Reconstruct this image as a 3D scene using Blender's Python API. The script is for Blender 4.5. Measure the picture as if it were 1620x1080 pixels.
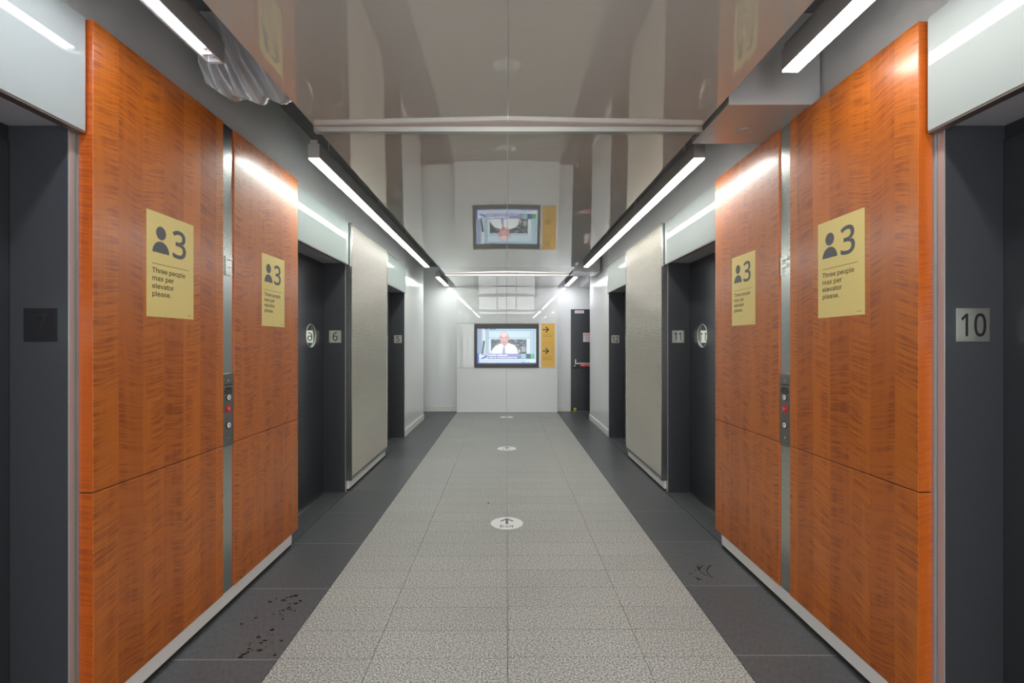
import bpy, bmesh, math, random, json
from mathutils import Matrix, Vector, noise
random.seed(7)
for o in list(bpy.data.objects):
    bpy.data.objects.remove(o)
S = bpy.context.scene
C = S.collection
# ------------------------------------------------------------------ camera, world, exposure
cam_d = bpy.data.cameras.new('camera')
cam = bpy.data.objects.new('camera', cam_d)
C.objects.link(cam)
cam.location = (0, 0, 1.40)
cam.rotation_euler = (math.pi/2, 0, 0)
cam_d.sensor_width = 36
cam_d.lens = 743/1620*36
cam_d.shift_x = 8.5/1620
cam_d.shift_y = 3/1620
cam_d.clip_start = 0.02
S.camera = cam
W = bpy.data.worlds.new('world')
S.world = W
W.use_nodes = True
W.node_tree.nodes['Background'].inputs[0].default_value = (0.8, 0.85, 0.9, 1)
W.node_tree.nodes['Background'].inputs[1].default_value = 0.05
S.view_settings.view_transform = 'Standard'
S.view_settings.look = 'None'
S.view_settings.gamma = 1
S.view_settings.use_curve_mapping = False
S.view_settings.exposure = 2.15
LAMP = 7.5          # radiance of the linear lamps' diffusers
LAMP_TINT = {'bluish': (0.93, 0.95, 1.0), 'greenish': (0.93, 1.0, 0.95), 'neutral': (1.0, 0.99, 0.95)}

ad = bpy.data.lights.new('lobby_fill', 'AREA')
ad.shape = 'RECTANGLE'; ad.size = 2.7; ad.size_y = 2.0; ad.energy = 34; ad.color = (0.97, 0.98, 1.0)
al_ = bpy.data.objects.new('lobby_fill', ad); C.objects.link(al_)
al_.location = (0, -4.32, 1.25); al_.rotation_euler = (math.pi/2, 0, 0)     # fill light added outside the made-up window behind the photographer

# ------------------------------------------------------------------ materials
MATS = {}
def newmat(name):
    m = bpy.data.materials.new(name)
    m.use_nodes = True
    MATS[name] = m
    nt = m.node_tree
    return m, nt, nt.nodes['Principled BSDF']
def pbr(name, col, rough=0.5, metal=0.0, spec=0.5, coat=0.0, coat_rough=0.1, emit=None, estr=0.0, ior=1.5):
    m, nt, b = newmat(name)
    b.inputs['Base Color'].default_value = (*col, 1)
    b.inputs['Roughness'].default_value = rough
    b.inputs['Metallic'].default_value = metal
    b.inputs['Specular IOR Level'].default_value = spec
    b.inputs['IOR'].default_value = ior
    b.inputs['Coat Weight'].default_value = coat
    b.inputs['Coat Roughness'].default_value = coat_rough
    if emit:
        b.inputs['Emission Color'].default_value = (*emit, 1)
        b.inputs['Emission Strength'].default_value = estr
    return m
def N(nt, t, **kw):
    n = nt.nodes.new(t)
    for k, v in kw.items():
        setattr(n, k, v)
    return n
def math_(nt, op, a, b=None, c=None):
    n = N(nt, 'ShaderNodeMath', operation=op)
    for i, v in enumerate((a, b, c)):
        if v is None: continue
        if isinstance(v, (int, float)): n.inputs[i].default_value = v
        else: nt.links.new(v, n.inputs[i])
    return n.outputs[0]
def noise_(nt, vec, scale, detail=2, rough=0.5, dist=0.0):
    n = N(nt, 'ShaderNodeTexNoise')
    n.inputs['Scale'].default_value = scale
    n.inputs['Detail'].default_value = detail
    n.inputs['Roughness'].default_value = rough
    n.inputs['Distortion'].default_value = dist
    if vec is not None: nt.links.new(vec, n.inputs['Vector'])
    return n.outputs['Fac']
def ramp_(nt, fac, stops, interp='LINEAR'):
    r = N(nt, 'ShaderNodeValToRGB')
    r.color_ramp.interpolation = interp
    els = r.color_ramp.elements
    while len(els) < len(stops): els.new(0.5)
    for e, (p, c) in zip(els, stops):
        e.position = p
        e.color = (*c, 1)
    nt.links.new(fac, r.inputs[0])
    return r.outputs[0]
def mixc(nt, fac, a, b, blend='MIX'):
    n = N(nt, 'ShaderNodeMix', data_type='RGBA', blend_type=blend)
    for i, v in ((0, fac), (6, a), (7, b)):
        if isinstance(v, (int, float)): n.inputs[i].default_value = v
        elif isinstance(v, tuple): n.inputs[i].default_value = (*v, 1)
        else: nt.links.new(v, n.inputs[i])
    return n.outputs[2]
def bump_(nt, h, strength, dist, bsdf):
    n = N(nt, 'ShaderNodeBump')
    n.inputs['Strength'].default_value = strength
    n.inputs['Distance'].default_value = dist
    nt.links.new(h, n.inputs['Height'])
    nt.links.new(n.outputs[0], bsdf.inputs['Normal'])
    return n
def mapped(nt, src, sc):
    mp = N(nt, 'ShaderNodeMapping')
    mp.inputs['Scale'].default_value = sc
    nt.links.new(src, mp.inputs[0])
    return mp.outputs[0]

def figured_wood(name, edge=False):
    """figured veneer: vertical flitches, dark ripples running across them, slip-matched"""
    m, nt, b = newmat(name)
    pos = N(nt, 'ShaderNodeNewGeometry').outputs['Position']
    sep = N(nt, 'ShaderNodeSeparateXYZ'); nt.links.new(pos, sep.inputs[0])
    h = sep.outputs[0] if edge else sep.outputs[1]
    z = sep.outputs[2]
    fw = 0.118
    wob = math_(nt, 'MULTIPLY', noise_(nt, mapped(nt, pos, (0.2, 0.2, 0.6)), 1.0, 1), 0.012)
    hh = math_(nt, 'ADD', h, wob)
    cell = math_(nt, 'DIVIDE', hh, fw)
    idx = math_(nt, 'FLOOR', cell)
    fr = math_(nt, 'FRACT', cell)
    wn = N(nt, 'ShaderNodeTexWhiteNoise', noise_dimensions='1D'); nt.links.new(idx, wn.inputs['W'])
    rnd = wn.outputs['Value']
    par = math_(nt, 'SUBTRACT', math_(nt, 'MULTIPLY', math_(nt, 'PINGPONG', idx, 1.0), 2.0), 1.0)
    slope = math_(nt, 'MULTIPLY', math_(nt, 'MULTIPLY', fr, par), 0.022)
    big = math_(nt, 'MULTIPLY', noise_(nt, mapped(nt, pos, (3, 3, 0.7)), 1.0, 2), 0.10)
    zz = math_(nt, 'ADD', math_(nt, 'ADD', z, slope), big)
    zz = math_(nt, 'ADD', zz, math_(nt, 'MULTIPLY', rnd, 3.7))
    cx = N(nt, 'ShaderNodeCombineXYZ')
    nt.links.new(math_(nt, 'MULTIPLY', hh, 8.0), cx.inputs[0])
    nt.links.new(math_(nt, 'MULTIPLY', rnd, 37.0), cx.inputs[1])
    nt.links.new(math_(nt, 'MULTIPLY', zz, 140.0), cx.inputs[2])
    rip = noise_(nt, cx.outputs[0], 1.0, 1.5, 0.45, 0.15)
    # ripple strength: mottled in streaks along the grain, different in every flitch
    cm = N(nt, 'ShaderNodeCombineXYZ')
    nt.links.new(math_(nt, 'MULTIPLY', hh, 18.0), cm.inputs[0])
    nt.links.new(math_(nt, 'MULTIPLY', z, 2.2), cm.inputs[1])
    nt.links.new(math_(nt, 'MULTIPLY', rnd, 11.0), cm.inputs[2])
    mot = noise_(nt, cm.outputs[0], 1.0, 2, 0.55)
    amt = ramp_(nt, mot, [(0.36, (0.12,)*3), (0.62, (1,)*3)])
    ripc = ramp_(nt, rip, [(0.40, (1,)*3), (0.56, (0,)*3)])
    k = math_(nt, 'MULTIPLY', ripc, amt)
    ca = (0.65, 0.172, 0.004) if not edge else (0.58, 0.12, 0.005)
    cb = (0.48, 0.118, 0.003) if not edge else (0.48, 0.09, 0.004)
    dk = (0.19, 0.031, 0.001) if not edge else (0.24, 0.036, 0.002)
    tone = mixc(nt, rnd, ca, cb)
    fine = noise_(nt, mapped(nt, pos, (150, 150, 4)), 1.0, 2)
    tone = mixc(nt, math_(nt, 'MULTIPLY', fine, 0.35), tone, dk)
    col = mixc(nt, math_(nt, 'MULTIPLY', k, 0.66), tone, dk)
    nt.links.new(col, b.inputs['Base Color'])
    b.inputs['Roughness'].default_value = 0.42
    b.inputs['Specular IOR Level'].default_value = 0.5
    b.inputs['Coat Weight'].default_value = 0.6
    b.inputs['Coat Roughness'].default_value = 0.22
    b.inputs['Coat IOR'].default_value = 1.5
    bump_(nt, fine, 0.06, 0.001, b)
    return m
M_WOOD = figured_wood('figured_veneer')
M_WOODE = figured_wood('figured_veneer_edge', True)

def granite():
    m, nt, b = newmat('speckled_granite')
    pos = N(nt, 'ShaderNodeNewGeometry').outputs['Position']
    oi = N(nt, 'ShaderNodeObjectInfo')
    a = noise_(nt, pos, 130, 3, 0.8)
    col = ramp_(nt, a, [(0.38, (0.05, 0.05, 0.045)), (0.46, (0.30, 0.30, 0.28)), (0.54, (0.50, 0.50, 0.465)), (0.64, (0.86, 0.85, 0.79))])
    bl = noise_(nt, pos, 3.0, 3)
    k = math_(nt, 'ADD', math_(nt, 'MULTIPLY', oi.outputs['Random'], 0.10), math_(nt, 'MULTIPLY', bl, 0.16))
    col = mixc(nt, k, col, (0.16, 0.16, 0.15))
    nt.links.new(col, b.inputs['Base Color'])
    b.inputs['Roughness'].default_value = 0.52
    bump_(nt, a, 0.05, 0.0005, b)
    return m
M_GRAN = granite()
def slate():
    m, nt, b = newmat('dark_slate_tile')
    pos = N(nt, 'ShaderNodeNewGeometry').outputs['Position']
    oi = N(nt, 'ShaderNodeObjectInfo')
    mp = N(nt, 'ShaderNodeMapping'); mp.inputs['Rotation'].default_value = (0, 0, 0.55); mp.inputs['Scale'].default_value = (160, 35, 1)
    nt.links.new(pos, mp.inputs[0])
    a = noise_(nt, mp.outputs[0], 1.0, 3, 0.6)
    s = noise_(nt, pos, 300, 2, 0.6)
    h = math_(nt, 'ADD', math_(nt, 'MULTIPLY', a, 0.6), math_(nt, 'MULTIPLY', s, 0.4))
    col = ramp_(nt, h, [(0.38, (0.058, 0.061, 0.065)), (0.62, (0.150, 0.154, 0.163))])
    col = mixc(nt, math_(nt, 'MULTIPLY', oi.outputs['Random'], 0.3), col, (0.05, 0.052, 0.055))
    nt.links.new(col, b.inputs['Base Color'])
    b.inputs['Roughness'].default_value = 0.40
    bump_(nt, h, 0.25, 0.001, b)
    return m
M_SLATE = slate()
M_GROUT = pbr('grout', (0.22, 0.22, 0.18), 0.9)
M_GROUTL = pbr('pale_grout', (0.42, 0.41, 0.36), 0.9)
def paint(name, col, rough, wav=0.0):
    m, nt, b = newmat(name)
    b.inputs['Base Color'].default_value = (*col, 1)
    b.inputs['Roughness'].default_value = rough
    if wav:
        pos = N(nt, 'ShaderNodeNewGeometry').outputs['Position']
        bump_(nt, noise_(nt, mapped(nt, pos, (14, 14, 2)), 1.0, 2), wav, 0.01, b)
    return m
M_WHITE = paint('white_gloss_paint', (0.85, 0.86, 0.86), 0.16, 0.06)
M_UPPER = paint('grey_cove_paint', (0.56, 0.565, 0.57), 0.30, 0.03)
M_COVE = pbr('charcoal_cove_ceiling', (0.16, 0.16, 0.165), 0.7)
M_BASE = pbr('white_baseboard_paint', (0.84, 0.83, 0.80), 0.35)
M_GLASSW = pbr('white_back_painted_glass', (0.37, 0.405, 0.397), 0.50, spec=0.0, coat=1.0, coat_rough=0.0, ior=1.5)
M_GLASSE = pbr('white_glossy_panel', (0.86, 0.87, 0.86), 0.5, spec=0.0, coat=1.0, coat_rough=0.01)
M_CHAN = pbr('bronze_channel', (0.30, 0.24, 0.22), 0.35, 0.8)
M_ALU = pbr('aluminium', (0.62, 0.62, 0.58), 0.28, 1.0)
def steel(name, col, rough, sc=(3, 3, 260)):
    m, nt, b = newmat(name)
    pos = N(nt, 'ShaderNodeNewGeometry').outputs['Position']
    f = noise_(nt, mapped(nt, pos, sc), 1.0, 2)
    c2 = tuple(x*0.8 for x in col)
    nt.links.new(mixc(nt, f, col, c2), b.inputs['Base Color'])
    b.inputs['Metallic'].default_value = 1.0
    b.inputs['Roughness'].default_value = rough
    return m
M_STEEL = steel('brushed_stainless', (0.62, 0.63, 0.60), 0.24)
M_STEELD = steel('call_panel_stainless', (0.40, 0.38, 0.35), 0.30)
M_PLATE = steel('number_plate_stainless', (0.66, 0.64, 0.58), 0.38)
M_PLATE_REFL = pbr('plate_dark_reflection', (0.016, 0.016, 0.018), 0.12)  # dark reflection in the steel plate, painted as an even black
M_JAMB = None
def black_metal(name, col, rough):
    m, nt, b = newmat(name)
    pos = N(nt, 'ShaderNodeNewGeometry').outputs['Position']
    f = noise_(nt, pos, 420, 2, 0.6)
    nt.links.new(mixc(nt, f, tuple(x*0.65 for x in col), tuple(x*1.3 for x in col)), b.inputs['Base Color'])
    b.inputs['Roughness'].default_value = rough
    b.inputs['Metallic'].default_value = 0.35
    bump_(nt, f, 0.10, 0.0006, b)
    return m
M_JAMB = black_metal('charcoal_jamb_metal', (0.060, 0.064, 0.072), 0.42)
M_DOOR = black_metal('charcoal_door_metal', (0.052, 0.055, 0.062), 0.30)
M_FRAME = pbr('grey_frame_edge', (0.55, 0.54, 0.54), 0.38, 0.5)
M_SOFF = pbr('grey_header_soffit', (0.52, 0.52, 0.56), 0.45, 0.2)
M_BLACK = pbr('black', (0.010, 0.010, 0.012), 0.4)
M_RUB = pbr('dark_caulk', (0.018, 0.020, 0.016), 0.5)
M_INK = pbr('poster_grey_ink', (0.10, 0.105, 0.11), 0.5)
M_INKD = pbr('poster_dark_ink', (0.045, 0.04, 0.025), 0.5)
M_PAPER = pbr('yellow_poster_paper', (0.80, 0.64, 0.23), 0.40)
M_SIGNY = pbr('amber_sign_face', (0.90, 0.52, 0.07), 0.35)
M_DECAL = pbr('white_floor_decal', (0.82, 0.82, 0.80), 0.35)
M_DINK = pbr('decal_slate_ink', (0.10, 0.12, 0.15), 0.4)
M_RED = pbr('red_plastic', (0.70, 0.010, 0.02), 0.25)
M_WHT = pbr('white_plastic', (0.80, 0.79, 0.78), 0.35)
M_YEL = pbr('yellow_green_rubber', (0.62, 0.60, 0.02), 0.5)
M_HOUSE = pbr('fixture_housing', (0.42, 0.41, 0.40), 0.4, 0.2)
M_HOUSEI = pbr('fixture_reflector', (0.85, 0.86, 0.9), 0.3)
M_SHEET = pbr('grey_plastic_sheet', (0.42, 0.42, 0.43), 0.25, coat=0.6, coat_rough=0.08)
M_BOX = pbr('satin_soffit_metal', (0.50, 0.50, 0.50), 0.22, 0.35)
M_WET = pbr('dark_wet_spots', (0.008, 0.008, 0.006), 0.12)
M_SCUFF = pbr('black_scuff', (0.008, 0.008, 0.006), 0.5)
M_TVB = pbr('black_bezel', (0.035, 0.033, 0.045), 0.3)
M_TVF = pbr('charcoal_surround', (0.050, 0.047, 0.052), 0.4)
def emis(name, col, st):
    m = pbr(name, (0.8, 0.8, 0.8), 0.4, emit=col, estr=st)
    return m
M_LENS = {k: emis('lamp_diffuser_' + k, v, LAMP) for k, v in LAMP_TINT.items()}
# corrugated metal
M_CORR = pbr('corrugated_champagne_metal', (0.66, 0.62, 0.54), 0.42, 0.35)
M_GROOVE_SHADE = pbr('painted_groove_shade', (0.13, 0.115, 0.09), 0.6)  # shade between the ribs, put into the colour of the groove faces
# vision glass: greenish semi-mirror
M_VIS = pbr('greenish_vision_glass', (0.55, 0.64, 0.58), 0.03, 1.0)
# lacquered ceiling panel: taupe body with a lacquer whose reflection climbs towards grazing
def ceiling_mat():
    m, nt, b = newmat('glossy_taupe_ceiling')
    out = nt.nodes['Material Output']
    b.inputs['Base Color'].default_value = (0.60, 0.57, 0.52, 1)
    b.inputs['Roughness'].default_value = 0.5
    b.inputs['Specular IOR Level'].default_value = 0.0
    g = N(nt, 'ShaderNodeBsdfGlossy')
    g.inputs['Roughness'].default_value = 0.015
    g.inputs['Color'].default_value = (0.93, 0.93, 0.92, 1)
    lw = N(nt, 'ShaderNodeLayerWeight'); lw.inputs['Blend'].default_value = 0.5
    p = math_(nt, 'POWER', lw.outputs['Facing'], 2.6)
    f = math_(nt, 'ADD', math_(nt, 'MULTIPLY', p, 0.86), 0.10)
    mx = N(nt, 'ShaderNodeMixShader')
    nt.links.new(f, mx.inputs[0]); nt.links.new(b.outputs[0], mx.inputs[1]); nt.links.new(g.outputs[0], mx.inputs[2])
    nt.links.new(mx.outputs[0], out.inputs[0])
    return m
M_CEIL = ceiling_mat()

# ------------------------------------------------------------------ mesh helpers
class MB:
    def __init__(self):
        self.v = []; self.f = []; self.s = []
    def box(self, x0, x1, y0, y1, z0, z1):
        x0, x1 = min(x0, x1), max(x0, x1); y0, y1 = min(y0, y1), max(y0, y1); z0, z1 = min(z0, z1), max(z0, z1)
        n = len(self.v)
        self.v += [(x0,y0,z0),(x1,y0,z0),(x1,y1,z0),(x0,y1,z0),(x0,y0,z1),(x1,y0,z1),(x1,y1,z1),(x0,y1,z1)]
        for q in ((3,2,1,0),(4,5,6,7),(0,1,5,4),(1,2,6,5),(2,3,7,6),(3,0,4,7)):
            self.f.append([n+i for i in q]); self.s.append(False)
        return self
    def prism(self, pts, z0, z1):
        """closed 2-D outline in xy (counter-clockwise), extruded z0..z1"""
        n = len(self.v); k = len(pts)
        self.v += [(p[0], p[1], z0) for p in pts] + [(p[0], p[1], z1) for p in pts]
        self.f.append([n+k+i for i in range(k)]); self.s.append(False)
        self.f.append([n+k-1-i for i in range(k)]); self.s.append(False)
        for i in range(k):
            j = (i+1) % k
            self.f.append([n+i, n+j, n+k+j, n+k+i]); self.s.append(False)
        return self
    def cyl(self, c, r, d, L, seg=24, r2=None):
        """cylinder from c along unit vector d"""
        d = Vector(d).normalized(); c = Vector(c)
        a = d.orthogonal().normalized(); b = d.cross(a)
        n = len(self.v); r2 = r if r2 is None else r2
        for i in range(seg):
            t = 2*math.pi*i/seg
            self.v.append(tuple(c + a*r*math.cos(t) + b*r*math.sin(t)))
        for i in range(seg):
            t = 2*math.pi*i/seg
            self.v.append(tuple(c + d*L + a*r2*math.cos(t) + b*r2*math.sin(t)))
        for i in range(seg):
            j = (i+1) % seg
            self.f.append([n+i, n+j, n+seg+j, n+seg+i]); self.s.append(True)
        self.f.append([n+seg-1-i for i in range(seg)]); self.s.append(False)
        self.f.append([n+seg+i for i in range(seg)]); self.s.append(False)
        return self
    def ring(self, c, ro, ri, z0, z1, seg=40):
        n = len(self.v)
        for (r, z) in ((ro, z0), (ro, z1), (ri, z1), (ri, z0)):
            for i in range(seg):
                t = 2*math.pi*i/seg
                self.v.append((c[0]+r*math.cos(t), c[1]+r*math.sin(t), z))
        for q in range(4):
            for i in range(seg):
                j = (i+1) % seg
                a, b = n+q*seg, n+((q+1) % 4)*seg
                self.f.append([a+i, a+j, b+j, b+i]); self.s.append(q in (0, 2))
        return self
    def mesh(self, name, bevel=0.0):
        me = bpy.data.meshes.new(name)
        me.from_pydata(self.v, [], self.f)
        for p, s in zip(me.polygons, self.s): p.use_smooth = s
        if bevel:
            bm = bmesh.new(); bm.from_mesh(me)
            bmesh.ops.bevel(bm, geom=bm.edges[:], offset=bevel, segments=1, affect='EDGES', clamp_overlap=True)
            bm.to_mesh(me); bm.free()
        me.update()
        return me
def obj(name, me, mat=None, parent=None, loc=None):
    o = bpy.data.objects.new(name, me)
    C.objects.link(o)
    if mat is not None and not me.materials: me.materials.append(mat)
    if parent is not None: o.parent = parent
    if loc is not None: o.location = loc
    return o
def part(name, mb, mat, parent, bevel=0.0, label=None):
    o = obj(name, mb.mesh(name, bevel), mat, parent)
    if label: o['label'] = label
    return o
def box(name, b, mat, parent, bevel=0.0, label=None):
    return part(name, MB().box(*b), mat, parent, bevel, label)
def tag(o, label, cat, group=None, kind=None):
    o['label'] = label; o['category'] = cat
    if group: o['group'] = group
    if kind: o['kind'] = kind
    return o
def empty(name, loc, frame=None):
    o = bpy.data.objects.new(name, None); C.objects.link(o)
    o.empty_display_size = 0.1
    m = Matrix.Translation(loc)
    if frame:
        u, v, n = (Vector(a) for a in frame)
        r = Matrix((u, v, n)).transposed().to_4x4()
        m = m @ r
    o.matrix_world = m
    return o
LEFT = ((0,1,0),(0,0,1),(1,0,0))       # facing the left wall: text runs away from the camera
RIGHT = ((0,-1,0),(0,0,1),(-1,0,0))
FACE = ((1,0,0),(0,0,1),(0,-1,0))      # a face turned to the camera
FLOORF = ((1,0,0),(0,1,0),(0,0,1))
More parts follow.
